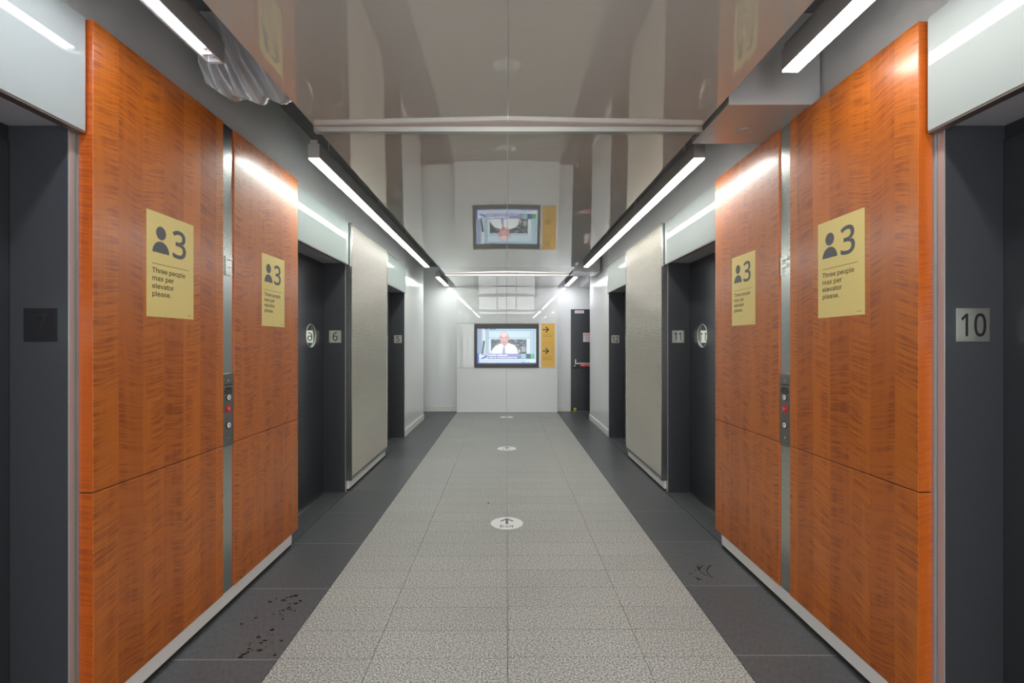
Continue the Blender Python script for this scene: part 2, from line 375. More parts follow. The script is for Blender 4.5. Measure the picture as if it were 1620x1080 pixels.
GLYPHS = json.loads(r"""{" ":[0.188,[]],"-":[0.453,[[337,244,337,188,114,188,114,244]]],".":[0.188,[[95,-4,78,-1,63,9,53,24,50,41,53,59,63,73,78,83,95,87,113,83,128,73,138,59,141,41,138,24,128,9,113,-1]]],"0":[0.408,[[372,255,370,196,363,145,351,99,334,62,310,33,281,11,245,-3,203,-7,176,-5,151,1,129,11,108,24,76,62,53,115,39,179,35,255,39,331,52,396,74,448,106,486,125,499,148,509,174,514,203,516,230,514,255,509,278,499,298,486,330,448,354,396,368,331],[98,255,100,191,107,139,122,99,141,69,169,52,203,46,238,52,265,69,284,98,298,139,306,191,309,255,306,319,298,370,284,411,265,440,238,457,203,463,169,457,141,440,122,411,107,370,100,319]]],"1":[0.408,[[253,0,192,0,192,355,192,390,193,418,195,443,174,424,150,404,96,360,63,402,201,509,253,509]]],"2":[0.408,[[370,0,34,0,34,52,167,187,232,255,255,284,272,314,282,344,286,377,280,414,261,441,232,457,196,462,161,459,131,449,74,414,40,456,84,487,136,508,165,513,196,516,240,512,278,499,308,480,330,453,345,419,350,380,346,342,333,306,314,271,288,237,219,164,114,60,114,57,370,57]]],"3":[0.408,[[351,390,348,358,338,330,322,308,302,290,275,276,246,268,246,265,274,260,299,251,320,241,337,227,350,210,360,190,365,169,367,145,362,103,346,66,320,36,282,12,234,-3,171,-7,98,-1,64,7,32,20,32,79,66,65,101,54,138,48,172,45,204,47,231,52,253,60,271,72,284,87,294,104,299,123,301,146,298,175,284,198,264,215,235,227,201,234,159,235,109,235,109,290,160,290,198,292,230,301,254,316,273,335,283,359,287,386,281,418,262,442,233,458,195,463,146,457,104,442,67,420,35,463,65,483,102,500,145,512,194,516,231,513,263,507,290,496,313,480,330,461,341,440,349,416]]],"5":[0.408,[[196,312,244,307,286,294,321,273,346,243,362,206,367,163,362,114,344,72,316,38,279,13,232,-2,177,-7,103,0,71,9,45,20,45,80,73,66,107,55,143,49,178,46,212,49,243,58,268,73,287,94,298,122,303,156,301,179,295,200,285,218,272,233,255,244,233,252,206,258,175,259,130,256,88,249,57,268,76,509,331,509,331,451,130,451,117,304,150,309]]],"6":[0.408,[[39,218,45,304,53,346,67,385,84,421,107,453,138,479,174,499,219,512,272,516,306,514,335,509,335,456,306,462,274,465,228,460,192,448,163,429,140,403,123,372,113,338,102,258,106,258,133,290,151,301,172,311,198,316,227,318,268,314,304,300,333,278,355,248,370,210,374,163,369,115,354,73,330,39,298,13,258,-2,212,-7,177,-4,145,6,115,23,90,48,68,79,52,118,43,164],[211,45,233,47,252,52,269,62,284,75,297,91,305,111,310,136,312,163,306,207,288,241,274,253,257,262,237,267,214,269,182,266,155,255,133,240,116,220,106,198,102,176,109,130,130,88,146,70,164,57,187,49]]],"7":[0.408,[[97,0,306,451,31,451,31,509,372,509,372,460,166,0]]],"A":[0.48,[[16,0,201,509,276,509,463,0,395,0,287,302,264,372,232,478,245,478,213,371,191,302,85,0],[110,142,110,199,370,199,370,142]]],"B":[0.456,[[60,0,60,509,241,509,289,504,329,491,359,469,381,442,394,410,398,374,395,344,387,320,373,301,356,286,315,267,315,262,339,257,363,245,385,227,402,203,414,173,418,136,413,100,400,67,377,39,344,18,301,4,247,0],[125,57,245,57,296,63,330,80,349,105,355,137,352,161,342,184,327,203,306,218,279,228,248,231,125,231],[125,285,238,285,265,288,288,296,308,309,323,326,333,348,336,372,330,403,313,429,283,446,240,452,125,452]]],"C":[0.51,[[267,-7,205,1,150,25,104,63,70,115,48,179,40,254,48,329,70,393,104,445,150,484,205,508,267,516,305,513,340,504,373,490,402,471,427,447,448,418,463,385,473,348,408,348,401,373,389,395,357,428,315,449,267,456,223,450,184,432,150,403,125,364,109,314,103,254,109,194,125,145,151,105,184,76,223,59,267,53,315,60,357,81,389,114,408,160,473,160,463,124,448,91,428,62,402,38,373,19,341,5,305,-4]]],"D":[0.502,[[219,0,96,0,96,57,215,57,272,63,318,81,354,110,379,149,394,198,399,255,394,312,379,361,354,399,320,428,275,446,221,452,93,452,93,509,225,509,294,501,353,478,377,461,399,441,418,418,433,391,455,329,462,255,455,181,433,119,417,92,398,68,376,48,351,31,291,8],[125,509,125,0,60,0,60,509]]],"E":[0.419,[[60,0,60,509,372,509,372,452,125,452,125,286,355,286,355,229,125,229,125,57,375,57,375,0]]],"F":[0.41,[[60,0,60,509,369,509,369,452,125,452,125,278,346,278,346,221,125,221,125,0]]],"G":[0.52,[[269,-7,205,1,149,25,104,64,69,116,47,179,40,254,47,329,69,393,103,445,149,484,203,508,265,516,304,513,340,504,374,489,403,469,429,445,449,416,465,384,474,349,408,349,387,393,356,427,315,448,265,456,222,450,183,432,150,404,125,364,109,314,103,254,109,194,125,145,151,105,184,76,224,59,269,53,309,57,345,71,374,93,396,123,410,160,415,202,434,199,283,199,283,256,478,256,478,200,471,141,451,91,419,50,377,19,326,0]]],"H":[0.517,[[60,0,60,509,125,509,125,289,392,289,392,509,457,509,457,0,392,0,392,232,125,232,125,0]]],"I":[0.3,[[31,0,31,57,118,57,118,452,31,452,31,509,269,509,269,452,183,452,183,57,269,57,269,0]]],"L":[0.393,[[60,0,60,509,125,509,125,57,361,57,361,0]]],"M":[0.628,[[60,0,60,509,152,509,277,187,287,159,299,123,311,84,322,49,307,49,318,83,330,121,342,158,352,187,476,509,568,509,568,0,504,0,504,291,504,327,505,369,506,413,507,457,513,457,498,409,482,363,467,322,456,291,342,0,286,0,170,291,159,321,145,361,129,408,112,457,119,457,120,416,121,372,122,328,122,291,122,0]]],"N":[0.523,[[60,0,60,509,136,509,343,183,363,151,388,107,414,55,405,54,401,108,399,157,399,195,399,509,463,509,463,0,387,0,202,290,177,331,148,381,108,452,119,454,122,384,124,328,125,291,125,0]]],"O":[0.533,[[267,-7,205,1,150,25,105,63,70,115,48,179,40,254,48,329,70,393,105,445,150,484,205,508,267,516,329,508,384,484,429,445,464,393,486,329,493,254,486,179,464,115,429,63,384,25,329,1],[267,53,310,59,349,76,383,105,408,144,425,194,430,254,425,314,408,365,383,404,349,433,310,450,267,456,223,450,184,433,151,404,125,364,109,314,103,254,109,194,125,144,151,105,184,76,223,59]]],"P":[0.445,[[60,0,60,509,235,509,289,503,332,487,366,462,390,430,404,391,409,348,404,304,390,265,366,233,332,207,289,191,235,186,109,186,109,242,233,242,269,246,297,256,318,272,333,294,342,319,344,348,342,376,333,402,318,423,297,439,268,449,232,452,125,452,125,0]]],"R":[0.449,[[60,0,60,509,236,509,290,504,333,489,367,465,390,433,405,395,409,352,405,309,390,271,367,240,333,217,289,203,236,198,96,198,96,255,234,255,269,258,298,267,319,281,334,300,342,324,345,352,342,380,334,405,319,425,298,440,269,449,233,452,125,452,125,0],[353,0,230,229,303,229,428,0]]],"S":[0.447,[[224,-9,172,-4,128,9,91,31,64,60,46,96,38,137,104,137,110,110,123,88,142,71,166,59,194,52,224,49,257,52,286,60,311,74,329,92,341,114,346,139,342,161,332,179,316,193,296,205,245,222,184,239,128,260,86,289,71,307,60,326,54,348,52,372,58,413,75,448,102,476,138,498,180,511,227,516,275,511,316,498,351,476,377,449,394,415,401,378,337,378,326,412,302,437,267,453,225,459,194,456,167,448,145,435,129,418,118,398,115,376,119,352,131,334,148,319,169,308,212,293,264,279,312,264,359,238,379,220,395,198,405,171,408,139,403,99,386,64,360,34,323,11,278,-4]]],"T":[0.449,[[32,452,32,509,417,509,417,452,257,452,257,0,193,0,193,452]]],"U":[0.517,[[259,-8,203,-2,154,15,114,43,85,80,66,124,60,173,60,509,124,509,124,178,128,144,141,113,160,87,187,68,220,56,259,52,298,56,331,68,357,87,377,113,389,144,393,178,393,509,457,509,457,173,451,124,433,80,403,43,363,15,315,-2]]],"V":[0.48,[[204,0,16,509,84,509,192,206,215,137,248,31,235,31,267,138,290,206,395,509,463,509,278,0]]],"W":[0.686,[[155,0,16,509,82,509,163,196,175,145,187,94,197,40,189,40,200,94,211,145,224,196,306,509,380,509,462,196,474,145,486,94,497,40,488,40,499,94,510,145,523,196,603,509,670,509,530,0,455,0,368,323,351,391,336,475,350,475,335,395,318,323,230,0]]],"X":[0.474,[[18,0,217,284,217,236,29,509,104,509,178,400,204,361,223,329,243,292,232,292,252,329,272,361,298,400,374,509,446,509,259,239,259,287,456,0,382,0,292,129,268,165,250,195,230,231,244,231,225,196,206,166,182,129,91,0]]],"Y":[0.472,[[203,0,203,208,16,509,91,509,192,344,222,292,250,230,224,230,251,293,280,344,381,509,455,509,268,208,268,0]]],"a":[0.389,[[160,-9,126,-5,94,5,68,22,48,45,35,73,30,108,34,138,43,161,58,179,78,193,125,211,178,220,234,227,265,235,273,243,276,255,276,257,273,279,267,297,256,311,240,322,220,329,196,331,171,329,149,322,118,301,100,274,41,291,57,322,79,346,104,364,133,375,163,382,194,384,239,379,286,360,306,343,322,320,333,290,337,251,337,0,277,0,277,52,272,52,252,25,215,1,190,-6],[170,45,202,49,228,59,248,74,263,93,272,115,276,138,276,190,259,182,231,176,200,171,175,168,134,159,117,150,103,139,95,124,92,105,94,87,102,72,114,61,130,52]]],"c":[0.396,[[207,-8,159,-2,117,16,82,46,56,85,40,133,34,187,40,243,56,291,82,330,117,360,159,378,207,384,260,377,305,356,340,322,362,277,303,262,290,289,270,311,242,325,207,330,173,325,145,310,124,287,108,258,99,224,96,187,99,151,108,117,124,89,145,66,173,51,207,46,243,52,271,66,292,89,304,117,363,102,354,78,341,56,306,21,261,-1]]],"e":[0.404,[[212,-8,161,-2,117,16,82,46,56,85,40,132,34,187,39,242,55,290,81,329,115,359,157,378,205,384,236,382,266,374,294,361,319,341,341,315,357,282,368,242,371,194,371,169,75,169,75,221,338,221,310,202,307,237,298,269,283,294,263,314,237,326,205,330,173,326,146,313,125,294,109,270,99,241,96,211,96,178,100,139,110,106,128,80,151,61,179,50,212,46,254,53,285,73,306,105,365,91,353,63,335,39,311,19,283,4,249,-5]]],"h":[0.41,[[114,227,114,0,53,0,53,509,114,509,114,287,102,287,124,332,152,362,187,379,227,384,264,380,295,369,321,349,341,321,353,285,357,240,357,0,296,0,296,235,290,275,273,304,246,323,210,329,184,326,161,317,141,303,126,283,117,257]]],"i":[0.167,[[53,0,53,379,114,379,114,0],[84,443,67,446,54,455,44,468,41,483,44,499,54,512,67,521,84,524,100,521,114,512,123,499,126,483,123,468,114,455,100,446]]],"k":[0.381,[[110,137,110,212,121,212,284,379,360,379,184,199,177,199],[53,0,53,509,114,509,114,0],[294,0,148,186,191,229,372,0]]],"l":[0.189,[[139,-2,101,3,74,20,58,47,53,84,53,509,114,509,114,99,115,77,120,62,130,54,146,52,160,53,170,54,181,3,162,-1]]],"m":[0.61,[[53,0,53,379,112,379,112,295,108,295,118,323,132,346,151,363,172,376,195,384,219,386,257,380,287,361,309,331,321,295,312,295,322,321,337,343,357,361,381,375,407,383,437,386,468,383,497,372,522,354,541,328,553,296,557,255,557,0,496,0,496,254,490,289,473,313,447,326,419,330,395,328,374,320,358,307,345,290,338,270,335,247,335,0,274,0,274,260,269,288,253,311,229,326,199,330,178,328,158,320,140,307,126,289,117,266,114,238,114,0]]],"o":[0.415,[[207,-8,159,-2,117,16,82,46,56,85,40,133,34,187,40,243,56,291,82,330,117,360,159,378,207,384,256,378,299,360,333,330,359,291,376,243,381,187,376,133,359,85,333,46,299,16,256,-2],[207,46,242,51,270,66,292,89,307,117,316,151,319,187,316,224,307,258,292,287,270,310,242,325,207,330,173,325,145,310,124,287,108,258,99,224,96,187,99,151,108,117,124,89,145,66,173,51]]],"p":[0.424,[[53,-143,53,379,112,379,112,319,118,319,137,346,171,373,197,381,229,384,274,378,313,361,345,332,370,293,385,245,390,189,385,133,370,84,346,45,313,16,274,-2,229,-8,198,-5,173,4,138,31,118,59,114,59,114,-143],[220,47,253,51,279,66,301,88,316,117,325,151,328,189,325,227,316,261,301,290,280,311,253,325,220,330,188,325,161,312,140,291,125,263,116,229,113,189,116,150,125,115,140,86,162,65,188,51]]],"r":[0.259,[[53,0,53,379,112,379,112,321,115,321,130,347,152,367,181,380,213,385,229,384,243,384,243,322,230,324,207,326,182,323,159,315,140,301,126,284,117,262,114,237,114,0]]],"s":[0.365,[[182,-8,145,-5,112,3,84,18,62,38,45,63,36,94,94,107,105,79,124,60,150,49,181,45,217,50,244,62,262,81,268,103,265,121,254,136,237,147,212,155,149,170,104,186,72,208,53,237,47,274,51,305,65,332,87,354,115,370,149,381,187,384,223,381,254,372,279,358,299,339,314,316,324,290,268,277,258,298,243,316,219,328,187,333,156,329,131,317,114,299,109,277,112,258,124,243,144,232,172,223,229,209,275,194,306,171,325,142,331,107,326,75,312,47,290,24,260,6,223,-5]]],"t":[0.227,[[204,379,204,327,6,327,6,379],[65,471,126,471,126,98,128,76,136,61,150,53,170,50,185,51,202,54,213,2,192,-3,168,-4,125,2,92,21,72,52,65,93]]],"u":[0.41,[[182,-5,146,-1,115,11,89,31,69,59,57,95,53,139,53,379,114,379,114,144,119,105,137,75,164,56,200,50,226,53,249,62,268,77,283,97,293,122,296,153,296,379,357,379,357,0,298,0,298,92,307,92,286,47,257,17,222,0]]],"v":[0.389,[[163,0,17,379,84,379,165,155,187,87,206,21,184,21,203,87,224,155,305,379,371,379,226,0]]],"w":[0.567,[[138,0,23,379,87,379,133,214,154,137,175,41,165,41,186,135,206,214,252,379,316,379,362,214,382,136,402,41,391,41,413,135,434,214,480,379,545,379,429,0,368,0,319,172,305,225,291,280,277,338,291,338,277,280,263,225,248,172,199,0]]],"x":[0.379,[[21,0,171,218,171,171,29,379,100,379,147,306,179,253,207,206,175,206,202,253,233,306,282,379,352,379,209,169,209,214,358,0,287,0,231,85,200,136,173,182,205,182,178,136,148,85,91,0]]],"y":[0.389,[[47,-139,61,-86,71,-87,104,-89,118,-84,130,-74,141,-58,151,-36,163,-1,17,379,84,379,165,155,187,87,206,21,184,21,202,87,224,155,305,379,371,379,204,-58,177,-107,159,-124,139,-136,117,-143,91,-145,65,-143]]]}""")
CAP = 509/1000
def fatten(sp, d):
    """push an outline out along its normals (holes run the other way round, so they shrink)"""
    if not d: return sp
    P = [Vector((sp[i], sp[i+1])) for i in range(0, len(sp), 2)]
    P = [p for i, p in enumerate(P) if (p-P[i-1]).length > 1.5]
    n = len(P); out = []
    for i in range(n):
        a = (P[i]-P[i-1]).normalized(); b = (P[(i+1) % n]-P[i]).normalized()
        m = Vector((-(a.y+b.y), a.x+b.x))
        if m.length < 0.3: m = Vector((-b.y, b.x))
        m.normalize()
        k = min(1.5, 1/max(0.3, m.dot(Vector((-a.y, a.x)))))
        q = P[i] + m*d*k
        out += [q.x, q.y]
    return out
def text_mesh(s, cap, width=None, thick=0.0003, bold=0.0, align='LEFT', space=1.0, line=1.0):
    """letters from the outline table above, cap height cap, optional total width of the longest line"""
    rows = s.split('\n')
    wid = [sum(GLYPHS[c][0] for c in r) for r in rows]
    kx = cap/CAP if not width else width/(max(wid)-0.06)
    ky = cap/CAP
    cu = bpy.data.curves.new('text', 'CURVE')
    cu.dimensions = '2D'; cu.fill_mode = 'BOTH'; cu.extrude = thick/2; pass
    for ri, r in enumerate(rows):
        x = -0.04 if align == 'LEFT' else -wid[ri]/2
        for c in r:
            adv, sps = GLYPHS[c]
            for sp in sps:
                sp = fatten(sp, bold*CAP*1000); n = len(sp)//2
                q = cu.splines.new('POLY'); q.points.add(n-1)
                for i in range(n):
                    q.points[i].co = ((x+sp[2*i]/1000)*kx, sp[2*i+1]/1000*ky - ri*cap*1.45*line, 0, 1)
                q.use_cyclic_u = True
            x += adv
    o = bpy.data.objects.new('text', cu); C.objects.link(o)
    bpy.context.view_layer.update()
    me = bpy.data.meshes.new_from_object(o.evaluated_get(bpy.context.evaluated_depsgraph_get()))
    bpy.data.objects.remove(o); bpy.data.curves.remove(cu)
    for v in me.vertices: v.co.z += thick/2
    me.materials.clear()
    return me
def text(name, s, cap, mat, parent, u, v, n=0.0, **kw):
    me = text_mesh(s, cap, **kw)
    me.name = name
    return obj(name, me, mat, parent, (u, v, n))
def circle(cx, cy, r, seg=40, a0=0.0, a1=2*math.pi):
    full = abs(a1-a0-2*math.pi) < 1e-6
    k = seg if full else seg+1
    return [(cx+r*math.cos(a0+(a1-a0)*i/seg), cy+r*math.sin(a0+(a1-a0)*i/seg)) for i in range(k)]
def stroke(mb, pts, w, z0, z1):
    """thick poly-line in xy, one prism per segment"""
    for (a, b) in zip(pts[:-1], pts[1:]):
        d = Vector((b[0]-a[0], b[1]-a[1])).normalized()*w/2
        n = Vector((-d.y, d.x))
        mb.prism([(a[0]-n.x-d.x*0, a[1]-n.y), (b[0]-n.x, b[1]-n.y), (b[0]+n.x, b[1]+n.y), (a[0]+n.x, a[1]+n.y)], z0, z1)
    for p in pts[1:-1]:
        mb.prism(circle(p[0], p[1], w/2, 10), z0, z1)
    return mb

# ------------------------------------------------------------------ dimensions (metres, camera at the origin, looking along +y)
XG0, XG1 = -1.013, 1.028        # granite strip / hung ceiling edges
ZC, ZT, ZCOVE = 2.556, 2.541, 2.98
YB, YP = 9.68, 9.50             # back wall, glossy panel wall in front of it
YCOR = 8.64                     # far end of the white walls
Y0 = -4.2

# ------------------------------------------------------------------ floor
floor = box('floor', (-3.4, 3.4, Y0, YB+0.15, -0.14, -0.008), M_GROUT, None)
floor['kind'] = 'structure'
tile_cache = {}
def tile(w, l, mat, x, y, name='floor_tile', g=0.0026):
    key = (round(w, 4), round(l, 4), mat.name)
    if key not in tile_cache:
        me = MB().box(g/2, w-g/2, g/2, l-g/2, -0.010, 0.0).mesh(name)
        me.materials.append(mat); tile_cache[key] = me
    return obj(name, tile_cache[key], None, floor, (x, y, 0))
cols = [(XG0, -0.598), (-0.598, 0.005), (0.005, 0.614), (0.614, XG1)]
for ci, (a, b) in enumerate(cols):
    off = 2.089 if ci < 2 else 2.098
    y = off - 0.2007*4
    while y < YP - 0.03:
        l = min(0.2007, YP + 0.005 - y)
        tile(b-a, l, M_GRAN, a, y)
        y += 0.2007
# behind the camera and beyond the picture's lower edge: the same paving, joined
mb = MB()
for ci, (a, b) in enumerate(cols):
    y = (2.089 if ci < 2 else 2.098) - 0.2007*5
    while y > Y0:
        mb.box(a+.0013, b-.0013, y+.0013, y+.1994, -0.01, 0.0); y -= 0.2007
o = part('paving', mb, M_GRAN, floor); o['kind'] = 'stuff'
for s, off, xa, xb in ((-1, 2.080, -1.500, XG0), (1, 2.110, XG1, 1.500)):
    y = off - 0.6045*1
    while y < YB:
        l = min(0.6045, YB + 0.01 - y)
        if l > 0.02:
            tile(xb-xa, l, M_SLATE, xa, y, g=0.004)
        y += 0.6045
    mb = MB()
    y = off - 0.6045*2
    while y > Y0:
        mb.box(xa+.0015, xb-.0015, y+.0015, y+.603, -0.01, 0.0); y -= 0.6045
    o = part('border_paving', mb, M_SLATE, floor); o['kind'] = 'stuff'
    # thresholds in front of the lift doors, and the side passage
    for (ya, yb) in ((0.53, 1.64), (3.30, 4.44), (5.80, 6.99)):
        xs = sorted((s*1.503, s*1.735))
        tile(xs[1]-xs[0], yb-ya, M_SLATE, xs[0], ya, 'threshold_tile')
    for i in range(3):
        xs = sorted((s*(1.503+0.6*i), s*(1.503+0.6*(i+1))))
        for j in range(2):
            ya = YCOR+0.02+0.52*j
            tile(0.6, 0.52, M_SLATE, xs[0], ya)
# pale joints across the dark border (grout flush with the slabs)
mb = MB()
for s, off, xa, xb in ((-1, 2.080, -1.500, XG0), (1, 2.110, XG1, 1.500)):
    y = off
    while y < YB-0.1:
        mb.box(xa, xb, y-0.002, y+0.002, -0.0098, -0.0006); y += 0.6045
o = part('joint', mb, M_GROUTL, floor); o['kind'] = 'stuff'

# ------------------------------------------------------------------ walls
OPEN = ((0.53, 1.63), (3.32, 4.426), (5.83, 6.985))      # lift openings along y
for s, nm in ((-1, 'wall_left'), (1, 'wall_right')):
    mb = MB()
    piers = [(Y0, 0.50), (1.66, 3.29), (4.455, 5.80)]
    for (a, b) in piers:
        mb.box(s*1.520, s*1.86, a, b, -0.005, 2.17)
    mb.box(s*1.5095, s*1.86, Y0, 7.012, 2.17, ZCOVE+0.02)
    mb.box(s*1.540, s*1.86, 7.014, YCOR-0.01, -0.005, ZCOVE+0.02)
    w = part(nm, mb, M_UPPER, None); w['kind'] = 'structure'
    mb = MB().box(s*1.531, s*1.86, 7.013, YCOR, -0.005, ZCOVE+0.02)
    part('white_wall_face', mb, M_WHITE, w, label='glossy white painted wall beyond the lifts')
    # side passage
    mb = MB().box(s*1.86, s*3.3, YCOR-0.12, YCOR, -0.005, ZCOVE+0.02).box(s*3.3, s*3.4, YCOR-0.12, YB, -0.005, ZCOVE+0.02)
    part('passage_wall', mb, M_WHITE, w)
box('wall_back', (-3.4, 3.4, YB, YB+0.15, -0.005, ZCOVE+0.02), M_WHITE, None)['kind'] = 'structure'
wb = bpy.data.objects['wall_back']
core = box('panel_core', (XG0+.004, XG1-.004, YP+0.013, YB, 0.0, ZT-0.004), M_GROUTL, wb)
TVX0, TVX1, TVZ0, TVZ1 = -0.651, 0.646, 0.915, 1.788
g = 0.0025
def gp(x0, x1, z0, z1):
    box('glass_panel', (x0+g, x1-g, YP, YP+0.012, z0+g, z1-g), M_GLASSE, wb, 0.001)
zm0, zm1 = TVZ0-0.012, TVZ1+0.012
gp(XG0, 0.0, 0.004, zm0); gp(0.0, XG1, 0.004, zm0)
gp(XG0, TVX0-0.004, zm0, zm1); gp(TVX1+0.004, XG1, zm0, zm1)
gp(XG0, 0.0, zm1, ZT+0.01); gp(0.0, XG1, zm1, ZT+0.01)
# unseen lobby end behind the photographer; its window is made up for the fill light
mb = MB().box(-1.9, -1.40, Y0-0.1, Y0, -0.005, ZCOVE+0.02).box(1.40, 1.9, Y0-0.1, Y0, -0.005, ZCOVE+0.02)
mb.box(-1.3995, 1.3995, Y0-0.1, Y0, 2.30, ZCOVE+0.02).box(-1.3995, 1.3995, Y0-0.1, Y0, -0.005, 0.20)
wf = part('wall_front', mb, M_WHITE, None); wf['kind'] = 'structure'
wn_ = part('fill_window_1', MB().box(-1.399, -1.35, Y0-0.08, Y0-0.02, 0.201, 2.299).box(1.35, 1.399, Y0-0.08, Y0-0.02, 0.201, 2.299), M_HOUSE, None)
wn_['kind'] = 'structure'
for x in (-0.45, 0.45): box('mullion', (x-0.025, x+0.025, Y0-0.08, Y0-0.02, 0.251, 2.249), M_HOUSE, wn_)
for z in (0.201, 2.25): box('frame_rail', (-1.349, 1.349, Y0-0.08, Y0-0.02, z, z+0.049), M_HOUSE, wn_)

# baseboards
def bb(name, b):
    o = box(name, b, M_BASE, None, 0.003); o['kind'] = 'structure'; return o
for s, nm in ((-1, 'left'), (1, 'right')):
    o = bb('baseboard_' + nm, (s*1.5185, s*1.532, 7.014, YCOR+0.014, 0.0, 0.093))
    # return round the corner, and the pieces under the cladding
    box('corner_return', (s*1.5185, s*1.60, YCOR+0.0005, YCOR+0.014, 0.0, 0.093), M_BASE, o)
    box('cap_bead', (s*1.516, s*1.531, 7.012, YCOR+0.016, 0.0935, 0.104), M_BASE, o, 0.002)
    box('toe_board', (s*1.478, s*1.5195, 1.668, 3.228, 0.022, 0.103), M_BASE, o, 0.0015)
    box('dark_toe_joint', (s*1.484, s*1.5195, 1.668, 3.230, 0.0, 0.0215), M_RUB, o)
    box('toe_board', (s*1.503, s*1.5195, 4.476, 5.815, 0.014, 0.099), M_BASE, o, 0.0015)
    box('dark_toe_joint', (s*1.498, s*1.5195, 4.470, 5.817, 0.0, 0.0135), M_RUB, o)
o = bb('baseboard_back', (-3.3, XG0+0.002, YB-0.014, YB-0.0005, 0.0, 0.095))
box('right_piece', (XG1-0.002, 1.318, YB-0.014, YB-0.0005, 0.0, 0.095), M_BASE, o, 0.003)
box('cap_bead', (-3.3, XG0+0.002, YB-0.018, YB-0.0005, 0.0955, 0.106), M_BASE, o, 0.002)
box('cap_bead', (XG1-0.002, 1.318, YB-0.018, YB-0.0005, 0.0955, 0.106), M_BASE, o, 0.002)

# ------------------------------------------------------------------ ceiling: dark slab over the coves, glossy panels hung below
ceil = box('ceiling', (-3.4, 3.4, Y0, YB+0.1, ZCOVE, ZCOVE+0.12), M_COVE, None); ceil['kind'] = 'structure'
TILT = 0.0107
def cpanel(x0, x1, y0, y1):
    def zz(x): return ZC - TILT*abs(x - 0.006)
    me = bpy.data.meshes.new('ceiling_panel')
    v = []
    for zt in (0.0, 0.028):
        v += [(x0, y0, zz(x0)+zt), (x1, y0, zz(x1)+zt), (x1, y1, zz(x1)+zt), (x0, y1, zz(x0)+zt)]
    f = [(3,2,1,0),(4,5,6,7),(0,1,5,4),(1,2,6,5),(2,3,7,6),(3,0,4,7)]
    me.from_pydata(v, [], f); me.update()
    return obj('ceiling_panel', me, M_CEIL, ceil)
bays = ((Y0, 2.478), (2.484, 7.765), (7.772, YP-0.004))
for (a, b) in bays:
    cpanel(XG0-.002, 0.0035, a, b); cpanel(0.0085, XG1, a, b)
mb = MB().box(0.0, 0.012, Y0, YP, ZC+0.003, ZC+0.024)
part('seam_strip', mb, M_ALU, ceil, label='thin aluminium strip between the glossy ceiling panels')
for (yy, hgt) in ((2.476, 0.030), (7.760, 0.028)):
    mb = MB().box(XG0-.004, XG1+.004, yy-0.004, yy+0.030, ZC-0.012-hgt, ZC-0.0115)
    part('cross_bar', mb, M_ALU, ceil, 0.0015, label='aluminium channel across the glossy ceiling')
    mb = MB().box(XG0-.004, XG1+.004, yy-0.008, yy-0.0045, ZC-0.016, ZC+0.006)
    part('bar_lip', mb, M_CHAN, ceil)
# hangers above the panels
for s in (-1, 1):
    for yy in (-2.6, -0.6, 1.2, 3.7, 4.9, 5.7, 6.4, 7.0, 8.4, 9.2):
        x = s*0.90
        mb = MB().cyl((x, yy, ZC+0.02), 0.005, (0, 0, 1), ZCOVE-ZC-0.02, 8).box(x-0.02, x+0.02, yy-0.05, yy+0.05, ZC+0.018, ZC+0.05)
        part('hanger', mb, M_HOUSE, ceil)
    part('carrier_rail', MB().box(s*0.93, s*0.97, Y0, YP, ZC+0.017, ZC+0.060), M_HOUSE, ceil)
# bulkhead over the right side passage and its ceiling
t = box('trim_1', (1.505, 3.3, YCOR, YB-0.001, ZT, ZCOVE-0.002), M_WHITE, None); t['kind'] = 'structure'

# ------------------------------------------------------------------ soffit boxes in the right cove
def soffit(y0, y1, label, round_cover):
    e = empty('soffit_box', (1.28, (y0+y1)/2, ZT))
    box('casing', (1.061-1.28, 1.499-1.28, y0-(y0+y1)/2, y1-(y0+y1)/2, 0.0, ZCOVE-ZT-0.001), M_BOX, e, 0.003)
    if round_cover:
        mb = MB().cyl((-0.010, 0.06, -0.006), 0.037, (0, 0, 1), 0.006, 36)
        part('cover_disc', mb, M_BOX, e, label='round flush sprinkler cover')
        part('cover_rim', MB().ring((-0.010, 0.06), 0.043, 0.037, -0.004, -0.0002), M_HOUSE, e)
    else:
        box('sensor_slot', (-0.07, 0.03, -0.02, 0.02, -0.003, -0.0002), M_HOUSE, e)
    tag(e, label, 'soffit box')
soffit(2.243, 2.690, 'satin metal soffit box with round sprinkler cover, above the right wood panels', True)
soffit(7.520, 7.946, 'small metal soffit box with narrow slot, beyond lift 12', False)

# ------------------------------------------------------------------ wood cladding
def cladding(s, y0, y1, label):
    e = empty('wood_cladding', (s*1.48, (y0+y1)/2, 0.0))
    oy = (y0+y1)/2
    for (z0, z1, nm) in ((0.105, 0.8705, 'lower_panel'), (0.8745, ZT, 'upper_panel')):
        b = (s*1.4575 - s*1.48, s*1.509 - s*1.48, y0-oy, y1-oy, z0, z1)
        p = box(nm, b, M_WOOD, e, 0.0012)
        p.data.materials.append(M_WOODE)
        for pl in p.data.polygons:
            if abs(pl.normal.y) > 0.9: pl.material_index = 1
    box('backing', (s*1.470 - s*1.48, s*1.505 - s*1.48, y0-oy+.003, y1-oy-.003, 0.12, ZT-0.02), M_BLACK, e)
    return tag(e, label, 'wall panel', 'figured wood wall cladding')
for s, side, ln, lf in ((-1, 'left', 'lift 7', 'lift 6'), (1, 'right', 'lift 10', 'lift 11')):
    cladding(s, 1.655 if s < 0 else 1.663, 2.416, 'wide wood cladding near the %s edge, between black lift frame and steel strip' % side)
    cladding(s, 2.514, 3.281, 'narrower wood cladding beyond the steel strip on the %s wall' % side)

